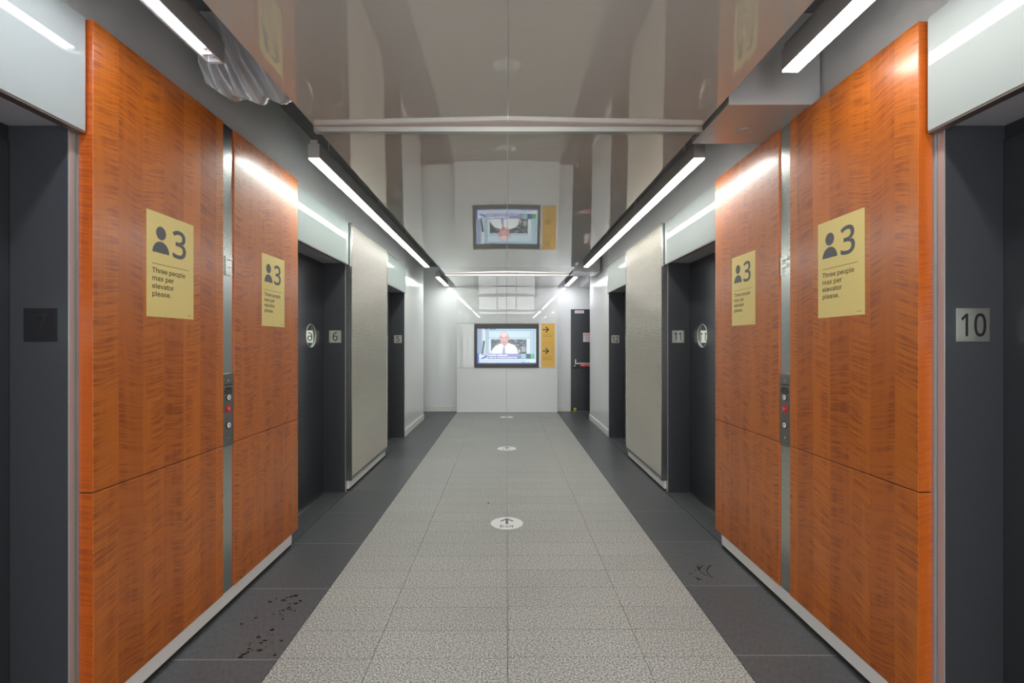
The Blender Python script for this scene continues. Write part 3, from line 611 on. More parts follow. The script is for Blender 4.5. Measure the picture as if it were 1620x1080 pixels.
# ------------------------------------------------------------------ steel call stations
def call_station(s, letter, label):
    fr = LEFT if s < 0 else RIGHT
    e = empty('call_station', (s*1.470, 2.465, 0.0), fr)       # local: x along the wall, y up, z out
    part('steel_strip', MB().box(-0.0475, 0.0475, 0.104, ZT-0.002, -0.022, 0.006), M_STEEL, e)
    f = part('button_plate', MB().box(-0.0465, 0.0465, 0.862, 1.243, 0.0063, 0.0095), M_STEELD, e, 0.0008)
    def button(v, mat, lens, name):
        bz = part(name, MB().ring((0, v), 0.0185, 0.0145, 0.0096, 0.0125, 28), M_BLACK, e)
        part('cap', MB().cyl((0, v, 0.0096), 0.0142, (0, 0, 1), 0.0045, 28), mat, bz)
        return bz
    b1 = button(1.117, M_WHT, None, 'up_button')
    part('arrow', MB().prism([(-0.006, 1.113), (0.006, 1.113), (0, 1.124)], 0.0142, 0.0146), M_INK, b1)
    b2 = button(0.971, M_WHT, None, 'down_button')
    part('arrow', MB().prism([(-0.006, 0.976), (0, 0.965), (0.006, 0.976)], 0.0142, 0.0146), M_INK, b2)
    k = part('fire_key_switch', MB().cyl((0, 1.058, 0.0096), 0.0195, (0, 0, 1), 0.004, 28), M_RED, e, label='red fire key switch')
    part('key_slot', MB().cyl((0, 1.058, 0.0137), 0.0085, (0, 0, 1), 0.003, 20), M_ALU, k)
    for v in (1.205, 0.905):
        part('screw', MB().cyl((0, v, 0.0096), 0.0045, (0, 0, 1), 0.0015, 12), M_ALU, e)
    text('engraved_lettering', 'IN CASE OF FIRE\nDO NOT USE', 0.0062, M_BLACK, e, 0, 1.180, 0.0096, width=0.066, align='CENTER', bold=0.05, line=1.9)
    text('engraved_lettering', 'ELEVATORS WILL\nRETURN TO LOBBY\nUSE EXIT STAIRS', 0.0062, M_BLACK, e, 0, 1.157, 0.0096, width=0.070, align='CENTER', bold=0.05, line=1.05)
    text('engraved_lettering', 'FIRE SERVICE', 0.0045, M_RED, e, 0, 1.028, 0.0096, width=0.05, align='CENTER')
    # raised steel letter
    mb = MB(); z0, z1 = 0.0062, 0.0145
    mb.box(-0.032, -0.016, 1.757, 1.855, z0, z1)
    mb.box(-0.0155, 0.028, 1.838, 1.855, z0, z1)
    mb.box(-0.0155, 0.024, 1.800, 1.816, z0, z1)
    if letter == 'E': mb.box(-0.0155, 0.028, 1.757, 1.773, z0, z1)
    part('raised_letter', mb, M_STEEL, e, 0.0004)
    tag(e, label, 'call station')
call_station(-1, 'E', 'brushed steel strip with lift call buttons and raised letter E, beside two wood panels')
call_station(1, 'F', 'brushed steel strip with lift call buttons and raised letter F, beside two wood panels')

# ------------------------------------------------------------------ lift entrances
def door_with_hole(w, h, cu, cv, r, t, seg=32):
    """slab in xy (0..w, 0..h), thickness -t..0, round hole"""
    bm = bmesh.new()
    outer = [(0, 0), (w, 0), (w, h), (0, h)]
    def ringv(z):
        o = [bm.verts.new((x, y, z)) for x, y in outer]
        i = [bm.verts.new((cu + r*math.cos(2*math.pi*k/seg), cv + r*math.sin(2*math.pi*k/seg), z)) for k in range(seg)]
        return o, i
    of, inf = ringv(0.0); ob, inb = ringv(-t)
    for (o, i, flip) in ((of, inf, False), (ob, inb, True)):
        es = [bm.edges.new((o[k], o[(k+1) % 4])) for k in range(4)] + [bm.edges.new((i[k], i[(k+1) % seg])) for k in range(seg)]
        bmesh.ops.triangle_fill(bm, use_beauty=True, edges=es)
    for k in range(4): bm.faces.new((of[k], ob[k], ob[(k+1) % 4], of[(k+1) % 4]))
    for k in range(seg): bm.faces.new((inf[k], inf[(k+1) % seg], inb[(k+1) % seg], inb[k]))
    bmesh.ops.recalc_face_normals(bm, faces=bm.faces)
    me = bpy.data.meshes.new('door_panel'); bm.to_mesh(me); bm.free()
    return me
XR = 1.7245
def lift(s, y0, y1, num, label, plate_mat, glass_x, gy0, gy1):
    oy = (y0+y1)/2
    e = empty('elevator_entrance', (s*1.62, oy, 0.0))
    def B(x0, x1, ya, yb, z0, z1): return (s*x0 - s*1.62, s*x1 - s*1.62, ya-oy, yb-oy, z0, z1)
    for (ya, yb) in ((y1, y1+0.026), (y0-0.026, y0)):
        j = box('jamb', B(1.5225, 1.80, ya, yb, 0.0005, 2.156), M_JAMB, e, 0.0015)
        box('jamb_edge', B(1.5185, 1.5222, ya+.0005, yb-.0005, 0.0005, 2.156), M_FRAME, j)
    box('header_soffit', B(1.5185, 1.80, y0-0.026, y1+0.026, 2.1565, 2.169), M_SOFF, e)
    box('transom', B(1.729, 1.80, y0+.001, y1-.001, 2.108, 2.156), M_DOOR, e, 0.001)
    # the leaf, with its round vision panel near the far jamb
    cu = y1 - 0.288 - y0; cv = 1.467
    me = door_with_hole(y1-y0-0.004, 2.100, cu, cv-0.006, 0.105, 0.034)
    d = obj('door_leaf', me, M_DOOR, e)
    if s < 0:
        d.matrix_local = Matrix.Translation((s*XR - s*1.62, y0+0.002-oy, 0.006)) @ Matrix(((0,0,1),(1,0,0),(0,1,0))).to_4x4()
    else:
        d.matrix_local = Matrix.Translation((s*XR - s*1.62, y0+0.002-oy, 0.006)) @ Matrix(((0,0,-1),(1,0,0),(0,1,0))).to_4x4()
    d.data.transform(Matrix.Identity(4))
    gl = MB().cyl((0, 0, -0.014), 0.1055, (0, 0, 1), 0.004, 40)
    go = part('vision_glass', gl, M_VIS, d); go.location = (cu, cv-0.006, 0)
    ri = part('vision_ring', MB().ring((0, 0), 0.1055, 0.0995, -0.0098, 0.002, 40), M_FRAME, d); ri.location = (cu, cv-0.006, 0)
    box('door_sill', B(1.700, 1.80, y0+.001, y1-.001, 0.0005, 0.005), M_ALU, e)
    # number plate on the far jamb
    w = 0.1155
    xc = 1.6165
    p = empty('tmp', (0, 0, 0), FACE)
    bpy.data.objects.remove(p)
    pl = obj('number_plate', MB().box(-w/2, w/2, -w/2, w/2, 0.0, 0.0025).mesh('number_plate', 0.0004), plate_mat, e)
    pl.matrix_local = Matrix.Translation((s*xc - s*1.62, y1-0.0002-oy, 1.464)) @ Matrix(((1,0,0),(0,0,-1),(0,1,0))).to_4x4()
    wd = {'7': 0.047, '6': 0.046, '5': 0.046, '10': 0.090, '11': 0.076, '12': 0.086}[num]
    nm = text_mesh(num, 0.077, width=wd, thick=0.0006, bold=0.010, align='CENTER')
    n = obj('numeral', nm, M_BLACK, pl, (0.0, -0.0385, 0.0026))
    tag(e, label, 'elevator entrance', 'lift entrances')
    # white glass header above
    h = empty('glass_header', (s*glass_x, (gy0+gy1)/2, 2.139))
    oy2 = (gy0+gy1)/2
    box('glass_sheet', (0, s*(1.509-glass_x), gy0-oy2, gy1-oy2, 0.004, ZT-2.139), M_GLASSW, h, 0.001)
    box('bottom_channel', (s*0.002, s*(1.512-glass_x), gy0-oy2, gy1-oy2, -0.003, 0.0036), M_CHAN, h)
    tag(h, 'pale glass header above the %s lift on the %s wall' % ({'7': 'nearest', '10': 'nearest', '6': 'middle', '11': 'middle'}.get(num, 'farthest'), 'left' if s < 0 else 'right'), 'header panel', 'glass headers above the lifts')
for s in (-1, 1):
    nums = ('7', '6', '5') if s < 0 else ('10', '11', '12')
    for (a, b), num, gx, gy in zip(OPEN, nums, (1.477, 1.486, 1.486), ((0.42, 1.648), (3.286, 4.408), (5.772, 6.930))):
        lab = {'7': 'recessed black lift entrance numbered 7 on a steel plate coloured black for its dark reflection, beside wood cladding',
               '6': 'recessed black lift entrance with round window on the left wall, plate 6',
               '5': 'black lift entrance beyond the corrugated panel on the left wall, plate 5',
               '10': 'recessed black lift entrance numbered 10 on a steel plate, beside wood cladding',
               '11': 'recessed black lift entrance with round window on the right wall, plate 11',
               '12': 'black lift entrance beyond the corrugated panel on the right wall, plate 12'}[num]
        lift(s, a, b, num, lab, M_PLATE_REFL if num == '7' else M_PLATE, gx, *gy)

# ------------------------------------------------------------------ corrugated panels
def corrugated(s, label):
    y0, y1, xf, xb = 4.432, 5.768, 1.462, 1.516
    oy = (y0+y1)/2
    e = empty('corrugated_panel', (s*1.49, oy, 0.0))
    def B(x0, x1, ya, yb, z0, z1): return (s*x0 - s*1.49, s*x1 - s*1.49, ya-oy, yb-oy, z0, z1)
    box('side_frame', B(xf, xb, y0, y0+0.012, 0.104, ZT), M_STEEL, e)
    box('side_frame', B(xf, xb, y1-0.014, y1, 0.104, ZT), M_STEEL, e)
    box('frame_rail', B(xf, xb, y0+0.0125, y1-0.0145, ZT-0.016, ZT), M_ALU, e)
    box('frame_rail', B(xf, xb, y0+0.0125, y1-0.0145, 0.104, 0.130), M_ALU, e)
    # horizontally ribbed sheet
    me = bpy.data.meshes.new('ribbed_sheet')
    pitch = 0.0135; z = 0.131; prof = []
    while z < ZT-0.018:
        for (dz, dx) in ((0.0, 0.0135), (0.32, 0.0135), (0.36, 0.003), (0.44, 0.0010), (0.72, 0.0010), (0.94, 0.0030)):
            prof.append((z+dz*pitch, dx))
        z += pitch
    v = []; f = []
    for (zz, dx) in prof:
        for yy in (y0+0.0125, y1-0.0145):
            v.append((s*(xf+0.002+dx) - s*1.49, yy-oy, zz))
    for i in range(len(prof)-1):
        a = 2*i
        q = (a, a+1, a+3, a+2)
        f.append(q if s < 0 else q[::-1])
    me.from_pydata(v, [], f)
    for p in me.polygons: p.use_smooth = False
    me.update()
    me.materials.append(M_CORR); me.materials.append(M_GROOVE_SHADE)
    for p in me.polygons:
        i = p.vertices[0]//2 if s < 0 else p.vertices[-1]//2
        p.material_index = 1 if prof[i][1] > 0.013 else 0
    obj('ribbed_sheet', me, None, e)
    box('back_board', B(1.4795, 1.515, y0+0.0125, y1-0.0145, 0.131, ZT-0.0165), M_BLACK, e)
    tag(e, label, 'wall panel', 'corrugated metal wall panels')
corrugated(-1, 'corrugated metal panel on the left wall between lifts 6 and 5')
corrugated(1, 'corrugated metal panel on the right wall between lifts 11 and 12')

# ------------------------------------------------------------------ linear lamps
def lamp(s, y0, y1, tint, label, broken=False):
    xc, zb = 1.217, 2.570
    w, h = 0.072, 0.088
    oy = (y0+y1)/2
    e = empty('linear_lamp', (s*xc, oy, zb))
    a, b = y0-oy, y1-oy
    part('housing', MB().box(-w/2, -w/2+.003, a, b, 0.0, h).box(w/2-.003, w/2, a, b, 0.0, h).box(-w/2+.0031, w/2-.0031, a, b, h-.003, h), M_HOUSE, e)
    for (p, q) in ((a-0.003, a-0.0002), (b+0.0002, b+0.003)):
        box('end_cap', (-w/2, w/2, p, q, 0.0, h), M_HOUSE, e, 0.0008)
    box('mounting_rail', (-w/2+0.012, w/2-0.012, a, b, h+0.0003, h+0.028), M_HOUSE, e)
    lb = b-0.001 if not broken else b-0.42
    box('diffuser', (-w/2+.0035, w/2-.0035, a+.001, lb, -0.007, 0.006), M_LENS[tint], e, label='glowing white diffuser')
    if broken:
        box('reflector', (-w/2+.0035, w/2-.0035, lb+.002, b-0.001, 0.045, 0.048), M_HOUSEI, e)
        part('tube', MB().cyl((0.004, lb+0.01, 0.024), 0.013, (0, 1, 0), b-lb-0.095, 20), M_LENS[tint], e, label='bare glowing tube')
        t = part('tube_pin_cap', MB().cyl((0.004, b-0.084, 0.024), 0.0132, (0, 1, 0), 0.022, 20), M_ALU, e)
        so = box('lamp_socket', (-0.020, 0.024, b-0.060, b-0.046, 0.004, 0.044), M_WHT, e, 0.002)
        box('louvre_strip', (-w/2+.0036, -w/2+0.010, lb+.002, b-0.001, 0.002, 0.044), M_HOUSEI, e)
        box('louvre_strip', (w/2-.010, w/2-0.0036, lb+.002, b-0.001, 0.002, 0.044), M_HOUSEI, e)
        box('end_plate', (-w/2+.0105, w/2-.0105, b-0.010, b-0.001, 0.002, 0.044), M_HOUSEI, e)
    n = max(2, int((y1-y0)/1.3)+1)
    for i in range(n):
        yy = a+0.25 + (b-a-0.5)*i/(n-1)
        part('hanger_rod', MB().cyl((0, yy, h+0.0285), 0.004, (0, 0, 1), ZCOVE-zb-h-0.029, 8), M_HOUSE, e)
    tag(e, label, 'ceiling lamp', 'linear lamps in the ceiling coves')
for s, side, l7 in ((-1, 'left', '7'), (1, 'right', '10')):
    t = 'bluish' if s < 0 else 'neutral'
    lamp(s, -2.3, 1.965 if s < 0 else 2.017, t, ('suspended linear lamp above lift 7 with open end showing its bare tube' if s < 0
         else 'suspended linear lamp above lift 10 ending in front of the soffit box'), broken=(s < 0))
    lamp(s, 2.965, 7.18, 'greenish' if s < 0 else 'neutral', 'long suspended linear lamp along the %s wall, above the corrugated panel' % side)
    lamp(s, 8.30, 9.50, 'greenish' if s < 0 else 'bluish', 'short far linear lamp near the back wall, %s' % ('on the side of lift 5' if s < 0 else 'above the black exit door side'))

# ------------------------------------------------------------------ plastic sheet hung in the left cove
def sheet():
    nu, nv = 110, 70
    me = bpy.data.meshes.new('plastic_sheet')
    v = []; f = []
    P0 = Vector((-1.27, 2.25, 2.56))
    for j in range(nv+1):
        tv = j/nv
        for i in range(nu+1):
            tu = i/nu
            # u: from the wall side (x -1.47) to the hung ceiling (x -1.00); v: from the cove ceiling down, then tucked back under
            x = -1.445 + tu*0.46
            sag = 0.030*math.sin(math.pi*min(1, tu*1.15)) - 0.02*tu
            zb = 2.612 - sag + 0.17*max(0, 0.20-tu)
            if tv < 0.80:
                k = tv/0.80
                z = 2.965 + (zb-2.965)*k
                y = 2.21 + 0.06*k*k + 0.06*tu*k - 0.04*math.sin(k*math.pi)
            else:
                k = (tv-0.80)/0.20
                z = zb + 0.10*k*k
                y = 2.27 + 0.06*tu + 0.12*k
            x += 0.02*math.sin(3.0*tv + 1.0)*math.sin(math.pi*tu)
            # folds sweep diagonally down towards the hung ceiling
            d = tu*8.5 - tv*3.6*(0.6+0.6*tu)
            fold = 0.020*math.sin(2*math.pi*d*0.55 + 2.2*noise.noise(Vector((tu*2.5, tv*2.0, 0.3))))
            fold += 0.022*noise.noise(Vector((d*1.3, tv*1.6, 2.0)))
            fold += 0.008*noise.noise(Vector((d*3.4, tv*3.0, 5.0)))
            if tv > 0.72: fold += 0.006*noise.noise(Vector((tu*26, tv*9, 9.0)))
            env = min(1, tv*5)*min(1, (1-tv)*9)
            y -= fold*env*1.35
            z += 0.18*fold*env*(tv > 0.6)
            v.append((x-P0.x, y-P0.y, z-P0.z))
    for j in range(nv):
        for i in range(nu):
            a = j*(nu+1)+i
            f.append((a, a+nu+1, a+nu+2, a+1))
    me.from_pydata(v, [], f)
    for p in me.polygons: p.use_smooth = True
    me.update()
    o = obj('plastic_sheet', me, M_SHEET, None, P0)
    md = o.modifiers.new('thickness', 'SOLIDIFY'); md.thickness = 0.0015
    tag(o, 'crumpled grey plastic sheet hanging beside the lamp above the wood cladding', 'plastic sheet')
sheet()

# ------------------------------------------------------------------ posters
def poster(s, y_near, z_top, label, roll=0.0):
    w, h = 0.286, 0.436
    fr = LEFT if s < 0 else RIGHT
    # origin: top-left corner as read
    y = y_near if s < 0 else y_near + w
    e = empty('poster', (s*1.4568, y, z_top), fr)
    if roll: e.matrix_world = e.matrix_world @ Matrix.Rotation(roll, 4, 'Z')
    X = lambda u: u*w
    Y = lambda v: -v*h
    box('paper_sheet', (0, w, -h, 0, 0.0, 0.0006), M_PAPER, e)
    z0, z1 = 0.0007, 0.0010
    ic = part('person_icon', MB().prism(circle(X(0.28), Y(0.192), 0.0283), z0, z1), M_INK, e)
    r = 0.0480
    part('shoulders', MB().prism(circle(X(0.28), Y(0.383), r, 30, 0, math.pi), z0, z1), M_INK, ic)
    text('numeral', '3', 0.117, M_INK, e, X(0.535), Y(0.388), z0, width=0.083, bold=0.020, thick=0.0003)
    box('rule', (X(0.105), X(0.875), Y(0.4955), Y(0.4915), z0, z1), M_INKD, e)
    for i, (t_, wd) in enumerate((('Three people', 0.197), ('max per', 0.123), ('elevator', 0.124), ('please.', 0.108))):
        text('lettering', t_, 0.0208, M_INKD, e, X(0.110), Y(0.580+0.0745*i), z0, width=wd, bold=0.008)
    text('small_print', '2020-06', 0.0028, M_INKD, e, X(0.86), Y(0.968), z0, width=0.022)
    tag(e, label, 'poster', 'yellow capacity posters')
poster(-1, 1.8990, 1.9465, 'yellow poster with grey 3, larger of the two on the left wall')
poster(-1, 2.7930, 1.9410, 'yellow poster with grey 3, beyond the steel strip on the left wall')
poster(1, 1.9110, 1.9530, 'yellow poster with grey 3, larger of the two on the right wall', 0.004)
poster(1, 2.7500, 1.9480, 'yellow poster with grey 3, beyond the steel strip on the right wall')

# ------------------------------------------------------------------ floor decals
for (yy, lab) in ((3.659, 'nearest'), (6.255, 'middle'), (8.925, 'farthest')):
    e = empty('floor_decal', (0.002, yy, 0.0002), FLOORF)
    part('disc', MB().prism(circle(0, 0, 0.1255, 56), 0.0, 0.0006), M_DECAL, e)
    mb = MB()
    mb.prism([(-0.010, -0.022), (0.010, -0.022), (0.010, 0.085), (-0.010, 0.085)], 0.0007, 0.0010)
    for k in (-1, 1):
        pts = [(0, 0.100), (k*0.055, 0.044), (k*0.043, 0.032), (0, 0.076)]
        mb.prism(pts if k < 0 else pts[::-1], 0.0007, 0.0010)
    part('arrow', mb, M_DINK, e)
    text('lettering', 'Exit', 0.046, M_DINK, e, -0.053, -0.086, 0.0007, width=0.104, bold=0.01)
    tag(e, {'nearest': 'white round Exit floor decal nearest the camera, legible arrow and word',
            'middle': 'white round Exit floor decal, second along the granite floor',
            'farthest': 'white round Exit floor decal just before the television wall'}[lab], 'floor decal', 'round exit decals on the floor')

# ------------------------------------------------------------------ television
tv = empty('television', (0, YP-0.001, 0), FACE)      # local x right, y up, z towards the camera
TW0, TW1 = TVX0, TVX1
mb = MB()
SX0, SX1, SZ0, SZ1 = -0.594, 0.597, 0.992, 1.696
mb.box(TW0, SX0-.001, TVZ0, TVZ1, -0.005, 0.016).box(SX1+.001, TW1, TVZ0, TVZ1, -0.005, 0.016)
mb.box(SX0-.001, SX1+.001, TVZ0, SZ0-.001, -0.005, 0.016).box(SX0-.001, SX1+.001, SZ1+.001, TVZ1, -0.005, 0.016)
part('surround', mb, M_TVF, tv)
def screen():
    """the picture on the screen: flat coloured shapes, one thin layer over the next"""
    cols = {}
    W_, H_ = SX1-SX0, SZ1-SZ0
    px0, py0, px1, py1 = 160., 222., 1170., 800.
    def T(p): return (SX0 + (p[0]-px0)/(px1-px0)*W_, SZ1 - (p[1]-py0)/(py1-py0)*H_)
    verts = []; faces = []; fcol = []
    st = [0]
    def poly(pts, c):
        pts = [(min(px1, max(px0, x)), min(py1, max(py0, y))) for x, y in pts]
        z = 0.0042 + st[0]*0.00002; st[0] += 1
        q = [T(p) for p in pts]
        area = sum(q[i][0]*q[(i+1) % len(q)][1]-q[(i+1) % len(q)][0]*q[i][1] for i in range(len(q)))
        if area < 0: q = q[::-1]
        n = len(verts)
        verts.extend([(a, b, z) for a, b in q]); faces.append(list(range(n, n+len(q)))); fcol.append(c)
    def rect(x0, y0, x1, y1, c): poly([(x0, y0), (x1, y0), (x1, y1), (x0, y1)], c)
    def ell(cx, cy, rx, ry, c, k=24, a0=0, a1=360):
        poly([(cx+rx*math.cos(math.radians(a0+(a1-a0)*i/k)), cy+ry*math.sin(math.radians(a0+(a1-a0)*i/k))) for i in range(k+(a1-a0 != 360))], c)
    def h(s): return tuple(((int(s[i:i+2], 16)/255)**2.2) for i in (0, 2, 4))
    rect(px0, py0, px1, py1, h('b8d4e4'))
    rect(160, 222, 240, 640, h('8fa6c6')); rect(240, 222, 300, 640, h('c2d6e2')); rect(300, 222, 370, 640, h('a3bdd0'))
    rect(270, 222, 284, 420, h('e6f0f4'))
    rect(370, 222, 1170, 262, h('a9c6d8')); poly([(300, 222), (400, 262), (1100, 262), (1170, 222)], h('9cc4d8'))
    rect(360, 262, 1120, 370, h('c6e0ec')); rect(340, 368, 1110, 378, h('8badc2')); rect(360, 378, 1100, 640, h('cfe4ee'))
    rect(280, 224, 350, 236, h('5f6f86')); rect(380, 224, 420, 238, h('26304a')); rect(430, 224, 480, 236, h('42526c'))
    rect(1010, 390, 1060, 640, h('dcebf2')); rect(1060, 262, 1170, 640, h('b4d0de')); rect(1120, 262, 1130, 640, h('94b2c4'))
    rect(396, 396, 1004, 640, h('2c4450'))
    rr = random.Random(4)
    for r in range(11):
        x = 398 - (r % 2)*26
        while x < 1000:
            wd = 44+rr.random()*10
            c = rr.choice(['38525c', '506874', '2a3c48', '7e94a0', '20303c', '5a6c74', '8ea2ac' if x > 700 else '3a545c'])
            rect(max(398, x), 400+r*21.5, min(1002, x+wd), 400+r*21.5+15, h(c)); x += wd+6
    poly([(236, 640), (262, 640), (292, 430), (276, 412), (258, 424)], h('1e2a38'))
    for k in range(5): rect(246+k*7, 590-k*40, 268+k*6, 596-k*40, h('7e90a4'))
    ell(277, 412, 16, 10, h('e8eef2'))
    rect(860, 540, 915, 640, h('3c4654')); ell(880, 590, 20, 34, h('c8b4a2')); rect(918, 520, 992, 600, h('98a0a4'))
    # the seated man: shirt, tie, neck, head, ears, face
    poly([(366, 640), (420, 560), (470, 505), (560, 468), (600, 458), (700, 458), (790, 490), (842, 540), (868, 640)], h('eaf4f2'))
    poly([(366, 640), (420, 560), (440, 548), (410, 640)], h('cfe2e4')); poly([(868, 640), (842, 540), (826, 540), (838, 640)], h('d4e4e6'))
    poly([(560, 440), (690, 440), (676, 490), (628, 512), (580, 486)], h('c08888'))
    poly([(556, 462), (582, 472), (618, 514), (596, 548), (560, 500)], h('f6fbfa')); poly([(696, 455), (676, 470), (636, 514), (664, 548), (712, 490)], h('f6fbfa'))
    poly([(604, 520), (640, 520), (634, 545), (646, 640), (584, 640), (602, 545)], h('a6a0d0'))
    ell(622, 365, 78, 100, h('8a7884')); ell(543, 385, 13, 26, h('cf9ca0')); ell(700, 385, 13, 26, h('cf9ca0'))
    ell(622, 348, 70, 82, h('eabfc0')); poly([(552, 340), (692, 340), (694, 400), (676, 450), (646, 484), (600, 484), (568, 450), (550, 400)], h('d9a2a2'))
    ell(616, 322, 46, 40, h('f2d2d2'))
    poly([(566, 364), (604, 360), (604, 367), (566, 371)], h('7c5a60')); poly([(636, 360), (676, 364), (676, 371), (636, 367)], h('7c5a60'))
    ell(586, 382, 13, 6, h('eee4e4')); ell(656, 382, 13, 6, h('eee4e4')); ell(586, 382, 6, 6, h('3a2c34')); ell(656, 382, 6, 6, h('3a2c34'))
    poly([(616, 380), (630, 380), (642, 424), (622, 432), (604, 424)], h('e6b6b4')); rect(608, 426, 638, 431, h('a8686e'))
    ell(622, 452, 26, 7, h('b06a70')); rect(598, 451, 646, 454, h('7c444c')); ell(622, 474, 16, 5, h('e4b4b2'))
    # lower third
    rect(160, 632, 196, 800, h('3c60b8')); rect(190, 640, 340, 722, h('c4d8f0')); poly([(210, 722), (330, 660), (330, 690), (260, 722)], h('3a5aa0'))
    poly([(200, 650), (300, 650), (240, 690), (200, 700)], h('e8f0fa')); rect(228, 650, 320, 662, h('6a8ad0'))
    rect(344, 636, 905, 722, h('8c92cc')); rect(344, 684, 905, 722, h('6c74a8'))
    rect(905, 636, 1000, 722, h('5fa0a0')); rect(1000, 636, 1070, 722, h('1e4c8c')); rect(1070, 640, 1140, 722, h('1fa862'))
    for i in range(3): rect(915, 646+i*24, 990, 656+i*24, h('d6eeee'))
    for i in range(3): rect(1080, 650+i*24, 1130, 656+i*24, h('a4ecc4'))
    rect(190, 722, 1000, 782, h('d6e8f8')); rect(190, 745, 1000, 760, h('aecaea')); rect(190, 782, 1170, 800, h('5e7cc0'))
    rect(330, 786, 480, 798, h('b08090')); rect(910, 778, 985, 788, h('1c3a6a')); rect(1000, 722, 1156, 782, h('eaf4fc')); rect(1006, 728, 1150, 732, h('b8cce0'))
    rect(1080, 744, 1120, 752, h('a8bccc'))
    me = bpy.data.meshes.new('screen_picture')
    me.from_pydata(verts, [], faces)
    ca = me.color_attributes.new('colour', 'FLOAT_COLOR', 'CORNER')
    li = 0
    for p, c in zip(me.polygons, fcol):
        for k in p.loop_indices: ca.data[k].color = (*c, 1)
    m, nt, b = newmat('screen_picture')
    at = N(nt, 'ShaderNodeVertexColor', layer_name='colour')
    b.inputs['Base Color'].default_value = (0.02, 0.02, 0.02, 1)
    b.inputs['Roughness'].default_value = 0.2
    nt.links.new(at.outputs[0], b.inputs['Emission Color'])
    b.inputs['Emission Strength'].default_value = SCREEN
    o = obj('screen', MB().box(SX0, SX1, SZ0, SZ1, -0.004, 0.004).mesh('screen'), M_BLACK, tv)
    obj('broadcast_picture', me, m, o)
    white = pbr('caption_white', (0.02,)*3, 0.4, emit=(0.95, 0.97, 1), estr=SCREEN*1.6)
    k = W_/(px1-px0)
    for (s_, x, y, cap, wd) in (('STEVE LIESMAN', 356, 672, 20, 322), ('CNBC SR. ECONOMICS REPORTER', 356, 708, 17, 488)):
        u, v = T((x, y))
        text('caption', s_, cap*k, white, o, u, v, 0.0098, width=wd*k, bold=0.03)
SCREEN = 0.21
screen()
# peacock-free channel bug: a plain small grey arc in the corner box
part('channel_bug', MB().ring((0.438, 1.030), 0.018, 0.012, 0.0098, 0.0101, 20), M_INK, bpy.data.objects['screen'])
tag(tv, 'wall-set television in a dark surround showing a man in white shirt and tie', 'television')

# amber direction sign
sg = empty('direction_sign', (0.697, YP-0.0005, 0.920), FACE)
SW, SH = 0.279, 0.874
box('sign_face', (0, SW, 0, SH, 0, 0.002), M_SIGNY, sg)
for vt, txts in ((0.760, ('Exit this way',)), (0.326, ('This way to', 'pick up area'))):
    mb = MB()
    mb.box(0.030, 0.150, vt-0.009, vt+0.009, 0.0022, 0.0026)
    stroke(mb, [(0.093, vt+0.057), (0.151, vt), (0.093, vt-0.057)], 0.020, 0.0022, 0.0026)
    part('arrow', mb, M_INKD, sg)
    box('rule', (0.030, 0.255, vt-0.104, vt-0.1015, 0.0022, 0.0026), M_INKD, sg)
    for i, t_ in enumerate(txts):
        text('lettering', t_, 0.0175, M_INKD, sg, 0.030, vt-0.145-0.034*i, 0.0022, width={'Exit this way': 0.193, 'This way to': 0.165, 'pick up area': 0.190}[t_])
tag(sg, 'narrow amber sign with two right arrows, beside the television', 'sign')

# ------------------------------------------------------------------ black exit door in the back wall
DX0, DX1, DZ = 1.322, 2.250, 2.102
d = empty('door_1', (DX0, YB, 0), FACE); d['kind'] = 'structure'
w_ = DX1-DX0
M_EXIT = pbr('black_door_paint', (0.040, 0.042, 0.050), 0.35)
box('door_leaf', (0.012, w_-0.012, 0.008, DZ-0.012, 0.002, 0.014), M_EXIT, d, 0.002)
mb = MB().box(0.0, 0.0115, 0.0, DZ, 0.001, 0.018).box(w_-0.0115, w_, 0.0, DZ, 0.001, 0.018).box(0.012, w_-0.012, DZ-0.0115, DZ, 0.001, 0.018)
part('door_frame', mb, M_EXIT, d)
pb = part('panic_bar', MB().box(0.185, w_-0.06, 0.925, 0.985, 0.016, 0.070), M_RED, d, 0.004, label='red panic bar with white lettering')
part('bar_top', MB().box(0.150, w_-0.06, 0.9855, 1.000, 0.016, 0.066), M_WHT, pb)
text('lettering', 'PUSH TO OPEN  ALARM WILL SOUND', 0.030, M_WHT, pb, 0.195, 0.940, 0.0705, width=0.62, bold=0.03)
lk = part('lock_case', MB().box(0.048, 0.150, 0.885, 1.000, 0.016, 0.060), M_BLACK, d, 0.006)
part('lock_lever', MB().box(0.075, 0.100, 0.985, 1.075, 0.061, 0.075).box(0.075, 0.155, 0.975, 1.000, 0.061, 0.075), M_ALU, lk, 0.004)
part('key_cylinder', MB().cyl((0.070, 0.945, 0.0605), 0.014, (0, 0, 1), 0.012, 16), M_WHT, lk)
st_ = part('top_notice', MB().box(0.080, 0.270, 2.020, 2.078, 0.0145, 0.017), M_WHT, d)
text('lettering', 'STAIRWAY', 0.026, M_RED, st_, 0.100, 2.036, 0.0172, width=0.15)
al = part('alarm_notice', MB().box(0.252, 0.640, 1.430, 1.620, 0.0145, 0.017), M_WHT, d)
part('red_border', MB().box(0.258, 0.634, 1.614, 1.618, 0.0171, 0.0175).box(0.275, 0.634, 1.548, 1.606, 0.0171, 0.0175), pbr('pale_red', (0.75, 0.25, 0.27), 0.5), al)
text('lettering', 'EMERGENCY EXIT', 0.036, M_WHT, al, 0.285, 1.559, 0.0176, width=0.33, bold=0.03)
text('lettering', 'ALARM WILL SOUND', 0.024, pbr('deep_red_ink', (0.45, 0.03, 0.06), 0.5), al, 0.290, 1.503, 0.0172, width=0.32, bold=0.03)
